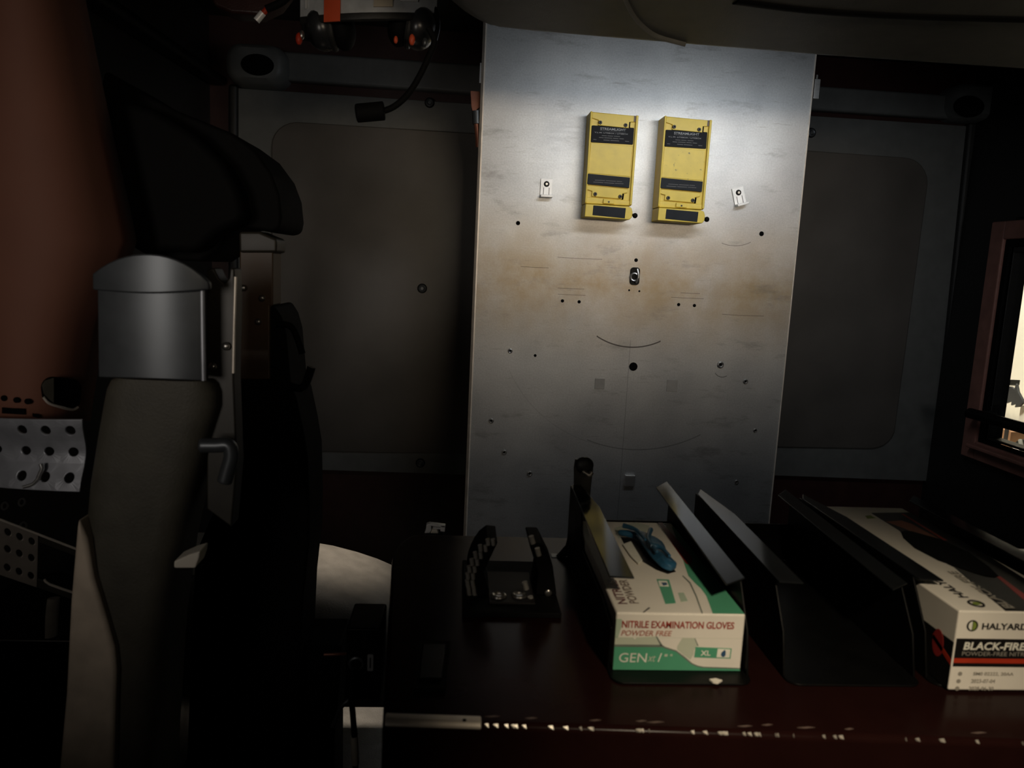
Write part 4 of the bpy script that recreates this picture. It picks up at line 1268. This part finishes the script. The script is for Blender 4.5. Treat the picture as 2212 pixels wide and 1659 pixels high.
tprint([(1505, 1222), (1478, 1150), (1440, 1050), (1390, 980), (1330, 925), (1270, 860), (1240, 775), (1160, 520), (1110, 380), (1200, 400), (1840, 1240)], M_teal, 'teal_top_band', 1)
tprint([(1400, 1222), (1340, 1060), (1280, 930), (1210, 860), (1218, 855), (1290, 922), (1352, 1055), (1412, 1222)], M_greyline, 'top_band_line', 2)
tprint([(965, 335), (1010, 335), (1285, 660), (1310, 700), (1285, 755), (1245, 740)], M_mar, 'maroon_stripe', 3)
tprint([(965, 890), (1085, 895), (1150, 1120), (1050, 1128)], M_teal, 'top_size_badge', 2)
tprint([(980, 905), (1065, 908), (1085, 962), (995, 960)], M_whitep, 'top_badge_window', 3)
tprint([(1010, 925), (1060, 925), (1070, 945), (1030, 955)], M_bluep, 'top_hand_mark', 4)
tprint([(1170, 1020), (1225, 1020), (1265, 1100), (1200, 1108)], M_tealp, 'top_stamp', 2)
tprint([(835, 1210), (890, 1160), (905, 1165), (850, 1212)], M_bkp, 'tick_mark', 2)
tprint([(560, 400), (760, 330), (900, 380), (850, 470), (600, 500)], M_tealp2, 'top_tint', 1)
text('lettering', 'NITRILE', T3(690, 1130, 0.0003), (0, 1, 0), (-1, 0, 0), 0.055, 0.009, mat('dark_maroon_print', (0.12, 0.02, 0.02), 0.5), gb1, bold=0.02, depth=0.0001)
text('lettering', 'POWDER', T3(800, 1125, 0.0003), (0, 1, 0), (-1, 0, 0), 0.055, 0.009, mat('brown_grey_print', (0.20, 0.15, 0.12), 0.6), gb1, bold=0.02, depth=0.0001)
op = [(600, 450), (720, 430), (860, 470), (960, 560), (1050, 690), (1150, 820), (1070, 840), (960, 800), (860, 740), (700, 640)]
tprint(op, M_bkp, 'opening', 4)
flp = MB().prism([T3(a, b, 0.0012) for a, b in ((640, 575), (720, 545), (830, 730), (790, 760), (720, 690))], (0, 0, 0.0015)).build('torn_flap', M_whitep, gb1, bevel=0.0005)

# crumpled blue glove coming out of the opening
gl = thing('nitrile_glove', 'crumpled blue nitrile glove poking out of the teal box', 'glove', T3(900, 640))
spine = [(590, 480, 26), (660, 490, 44), (750, 500, 62), (850, 530, 80), (920, 600, 95), (965, 690, 100), (1020, 760, 88), (1085, 812, 78), (1130, 828, 50)]
rnd = random.Random(5)
rows = []
for i, (a, b, hw) in enumerate(spine):
    c_ = T3(a, b)
    a2, b2, _ = spine[min(i + 1, len(spine) - 1)]
    a1, b1, _ = spine[max(i - 1, 0)]
    tn = (T3(a2, b2) - T3(a1, b1)).normalized()
    sd = Vector((tn.y, -tn.x, 0))
    wd = (T3(a + hw, b) - T3(a - hw, b)).length / 2
    ht = 0.006 + 0.5 * wd
    row = []
    for k in range(20):
        q = 2 * PI * k / 20
        cr = 1 + 0.22 * math.sin(4 * q + i * 2.3) + rnd.uniform(-0.16, 0.16)
        row.append(c_ + sd * wd * math.cos(q) * cr + Vector((0, 0, 0.0014 + ht * 0.45 + ht * 0.45 * math.sin(q) * cr)))
    rows.append(row)
MB().loft(rows).build('glove_body', M_blueg, gl, subsurf=2)
for pth in ([(640, 500), (760, 540), (850, 640)], [(900, 540), (880, 640), (960, 760)], [(900, 700), (1000, 720), (1080, 800)]):
    MB().tube([T3(a, b, 0.0155) for a, b in pth], (0.003, 0.0015), 8).build('fold', M_blueg, gl, smooth=True)

# ------------------------------------------------------------------ black and white glove box
hx0, hx1, hy0, hy1, hz0, hz1 = 0.4535, 0.580, 0.62, 0.925, ZC + 0.002, 1.2165
gb2 = thing('glove_box', 'black and white glove box with a dark oval opening in black holder', 'glove box', ((hx0 + hx1) / 2, 0.74, hz0))
MB().box((hx0, hy0, hz0), (hx1, hy1, hz1)).build('carton', M_card, gb2, bevel=0.0018, seg=3)


def HP(a, b):
    return P(1980 + a / 6.914, 1280 + b / 6.9125, Y=hy0)


def hband(b0, b1, m, name, lay):
    z1_, z0_ = HP(640, b0).z, HP(560, b1).z
    d = 0.0001 * lay
    return MB().box((hx0 + 0.0012, hy0 - d, z0_), (hx1 - 0.0012, hy0 - d * 0.1, z1_)).build(name, m, gb2)


def htext(body, a, b, h_z, m, width=None, lay=4, **k):
    p = HP(a, b)
    q = HP(a, b - h_z)
    wd = (HP(width, b).x - p.x) if width else 1
    return text('lettering', body, (p.x, hy0 - 0.0001 * lay, p.z), (1, 0, 0), (0, 0, 1), wd, q.z - p.z, m, gb2, depth=0.0001, natural=width is None, **k)


hband(685, 1105, M_bkp, 'black_band', 1)
hband(980, 1048, M_redp, 'red_stripe', 2)
lo = HP(832, 495)
R_ = HP(918, 495).x - lo.x
disc = lambda c_, r, y, m, nm: MB().cyl((c_.x, y, c_.z), (0, -1, 0), r, 0.0001, 32).build(nm, m, gb2)
disc(lo, R_, hy0 - 0.0001, M_bkp, 'logo_ring')
half = lambda sgn, k: [Vector((lo.x + sgn * (0.06 * R_ + k * R_ * 0.62 * math.cos(t)), hy0 - 0.0004, lo.z + R_ * 0.74 * math.sin(t))) for t in [(-PI / 2 + PI * i / 12) for i in range(13)]]
MB().prism(half(-1, 1), (0, 0.0002, 0)).build('logo_half', M_whitep, gb2)
MB().prism(half(1, 1), (0, 0.0002, 0)).build('logo_half', M_greenp, gb2)
htext('HALYARD', 968, 548, 96, M_bkp, width=1650, bold=0.028)
htext('BLACK-FIRE', 690, 852, 118, M_whitep, width=1618, bold=0.03, shear=0.12)
htext('POWDER-FREE NITRILE EXAM GLOVES', 670, 938, 62, M_gp, width=2420, bold=0.0)
htext('SM0 02222, 20AA', 838, 1240, 58, M_gp, width=1440, bold=0.02)
htext('2023-07-04', 805, 1345, 58, M_gp, width=1165, bold=0.02)
htext('2028-06-30', 768, 1455, 58, M_gp, width=1140, bold=0.02)
for a, b in ((648, 1212), (625, 1322), (605, 1430)):
    disc(HP(a, b), R_ * 0.38, hy0 - 0.0001, M_gp, 'symbol')
# left side of the box
sd = MB().prism([(hx0 - 0.0003, hy0 + 0.001, hz0 + 0.001), (hx0 - 0.0003, hy1 - 0.001, hz0 + 0.001), (hx0 - 0.0003, hy1 - 0.001, hz0 + 0.042), (hx0 - 0.0003, hy0 + 0.001, hz0 + 0.046)], (0.0002, 0, 0)).build('black_side', M_bkp, gb2)
MB().prism([(hx0 - 0.0005, hy0 + y_, hz0 + z_) for y_, z_ in ((0.001, 0.024), (0.001, 0.029), (0.03, 0.040), (0.03, 0.035))], (0.0002, 0, 0)).build('red_side_stripe', M_redp, gb2)
MB().prism([(hx0 - 0.0005, hy0 + 0.022 + 0.008 * math.cos(i * PI / 10), hz0 + 0.043 - 0.008 + 0.013 * math.sin(i * PI / 10)) for i in range(20)], (0.0002, 0, 0)).build('flame_mark', M_mar, gb2)


def H5(a, b, dz=0.0):
    p = P(1650 + a / 3.936, 1000 + b / 3.936, Z=hz1)
    return Vector((min(max(p.x, hx0 + 0.001), hx1 - 0.001), min(max(p.y, hy0 + 0.001), hy1 - 0.001), hz1 + dz))


def hprint(zp, m, name, lay=1):
    d = 0.0001 * lay
    return MB().prism([H5(a, b, d) for a, b in zp], (0, 0, -d * 0.9)).build(name, m, gb2)


hprint([(915, 425), (920, 432), (1150, 575), (1300, 730), (1620, 890), (1850, 1090), (2095, 1285), (2700, 1285), (2300, 800), (1400, 425)], M_bkp, 'black_top', 1)
hprint([(1040, 500), (1170, 490), (1260, 520), (1330, 560), (1500, 650), (1330, 620), (1200, 560)], mat('flame_orange_print', (0.30, 0.07, 0.02), 0.5), 'flame', 2)
hprint([(1170, 435), (1190, 435), (1560, 660), (1530, 660)], M_redp, 'flame_line', 3)
hprint([(1980, 970), (2010, 965), (2300, 1180), (2240, 1190)], M_mar, 'flame_line', 3)
ovp = [(1165, 590), (1200, 578), (1260, 584), (1500, 650), (1750, 765), (1920, 890), (1995, 965), (1960, 975), (1880, 965), (1690, 905), (1480, 830), (1280, 725), (1185, 640)]
hprint(ovp, M_hole, 'oval_opening', 4)
text('lettering', 'HALYARD', H5(1745, 1150, 0.0004), (0, 1, 0), (-1, 0, 0), 0.070, 0.0095, M_bkp, gb2, bold=0.03, depth=0.0001)
text('lettering', 'BLACK-FIRE', H5(2140, 1240, 0.0005), (0, 1, 0), (-1, 0, 0), 0.085, 0.010, M_gp, gb2, bold=0.03, depth=0.0001)
lg2 = H5(1805, 1200, 0.0003)
MB().ring(lg2, (0, 0, 1), 0.0062, 0.0011, 28, 6).build('top_logo_ring', M_bkp, gb2, smooth=True)
hprint([(1770, 1185), (1820, 1180), (1850, 1200), (1810, 1212), (1780, 1205)], M_greenp, 'top_logo_half', 2)
hprint([(860, 450), (905, 445), (950, 470), (880, 475)], M_greenp, 'seal', 2)

# ------------------------------------------------------------------ radio box, lead and whip beside the console
rb = thing('radio_jack_box', 'black jack box with a pale label strip beside the console', 'jack box', (-0.10, 0.90, P(780, 1512, Y=0.86).z))
a, b = P(748, 1357, Y=0.86), P(822, 1512, Y=0.86)
MB().box((a.x, 0.86, b.z), (min(b.x + 0.012, -0.079), 0.93, a.z)).build('case', M_black, rb, bevel=0.003)
l0, l1 = P(794, 1413, Y=0.86), P(806, 1449, Y=0.86)
MB().prism([(l0.x + (l1.x - l0.x) * u_, 0.8593, l1.z + (l0.z - l1.z) * v_) for u_, v_ in ((0.1, 0), (0.9, 0), (1, 0.06), (1, 0.94), (0.9, 1), (0.1, 1), (0, 0.94), (0, 0.06))], (0, 0.001, 0)).build('label_strip', M_ltxt, rb)
MB().box((l0.x + (l1.x - l0.x) * 0.4, 0.8588, l1.z + 0.004), (l0.x + (l1.x - l0.x) * 0.6, 0.8594, l0.z - 0.004)).build('label_print', M_bkp, rb)
jc = P(770, 1432, Y=0.86)
MB().ring(jc + Vector((0, -0.002, 0)), (0, 1, 0), 0.0075, 0.0022, 24, 8).build('jack_ring', M_plate, rb, smooth=True)
MB().tube([P(700, 1414, Y=0.85), P(730, 1413, Y=0.85), P(747, 1412, Y=0.855)], 0.0018).build('knob_stem', M_copper, rb, smooth=True)
post = P(785, 1512, Y=0.88)
MB().box((post.x + 0.012, 0.875, post.z - 0.006), (-0.080, 0.925, post.z + 0.01)).build('mount_tab', M_black, rb)
ca = thing('jack_lead', 'black lead with a white sleeve hanging from the jack box', 'cable', P(766, 1440, Y=0.85))
MB().tube([P(770, 1434, Y=0.852), P(762, 1450, Y=0.846), P(758, 1490, Y=0.846), P(762, 1540, Y=0.846), P(766, 1592, Y=0.846)], 0.0036).build('lead', M_rubber, ca, smooth=True)
sl = MB().tube([P(765, 1590, Y=0.846), P(768, 1650, Y=0.846)], 0.0044, smooth=1).build('white_sleeve', M_cream, ca, smooth=True)
zlow = P(768, 1650, Y=0.846)
MB().tube([zlow + Vector((0, 0, 0.004)), zlow + Vector((0, 0, -0.1)), (zlow.x, zlow.y, FLOOR + 0.002)], 0.0034).build('lead', M_rubber, ca, smooth=True)
wp = thing('whip_cable', 'thin grey whip cable curling left of the jack lead', 'cable', P(730, 1560, Y=0.87))
MB().tube([P(770, 1500, Y=0.875), P(748, 1516, Y=0.87), P(735, 1530, Y=0.87), P(726, 1552, Y=0.87), P(718, 1570, Y=0.87)], 0.003).build('whip', M_plate, wp, smooth=True)

# body and neck for the added console lamp, out of view
fx = fixture('console_fill_lamp', 'black added lamp above the console', (0.30, -0.10, 1.80), (0, 0.74, -0.62), 0.05)
MB().tube([(0.30, -0.125, 1.825), (0.30, -0.16, 1.95), (0.30, -0.16, CEIL)], 0.009).build('fill_lamp_neck', M_dark, fx, smooth=True)
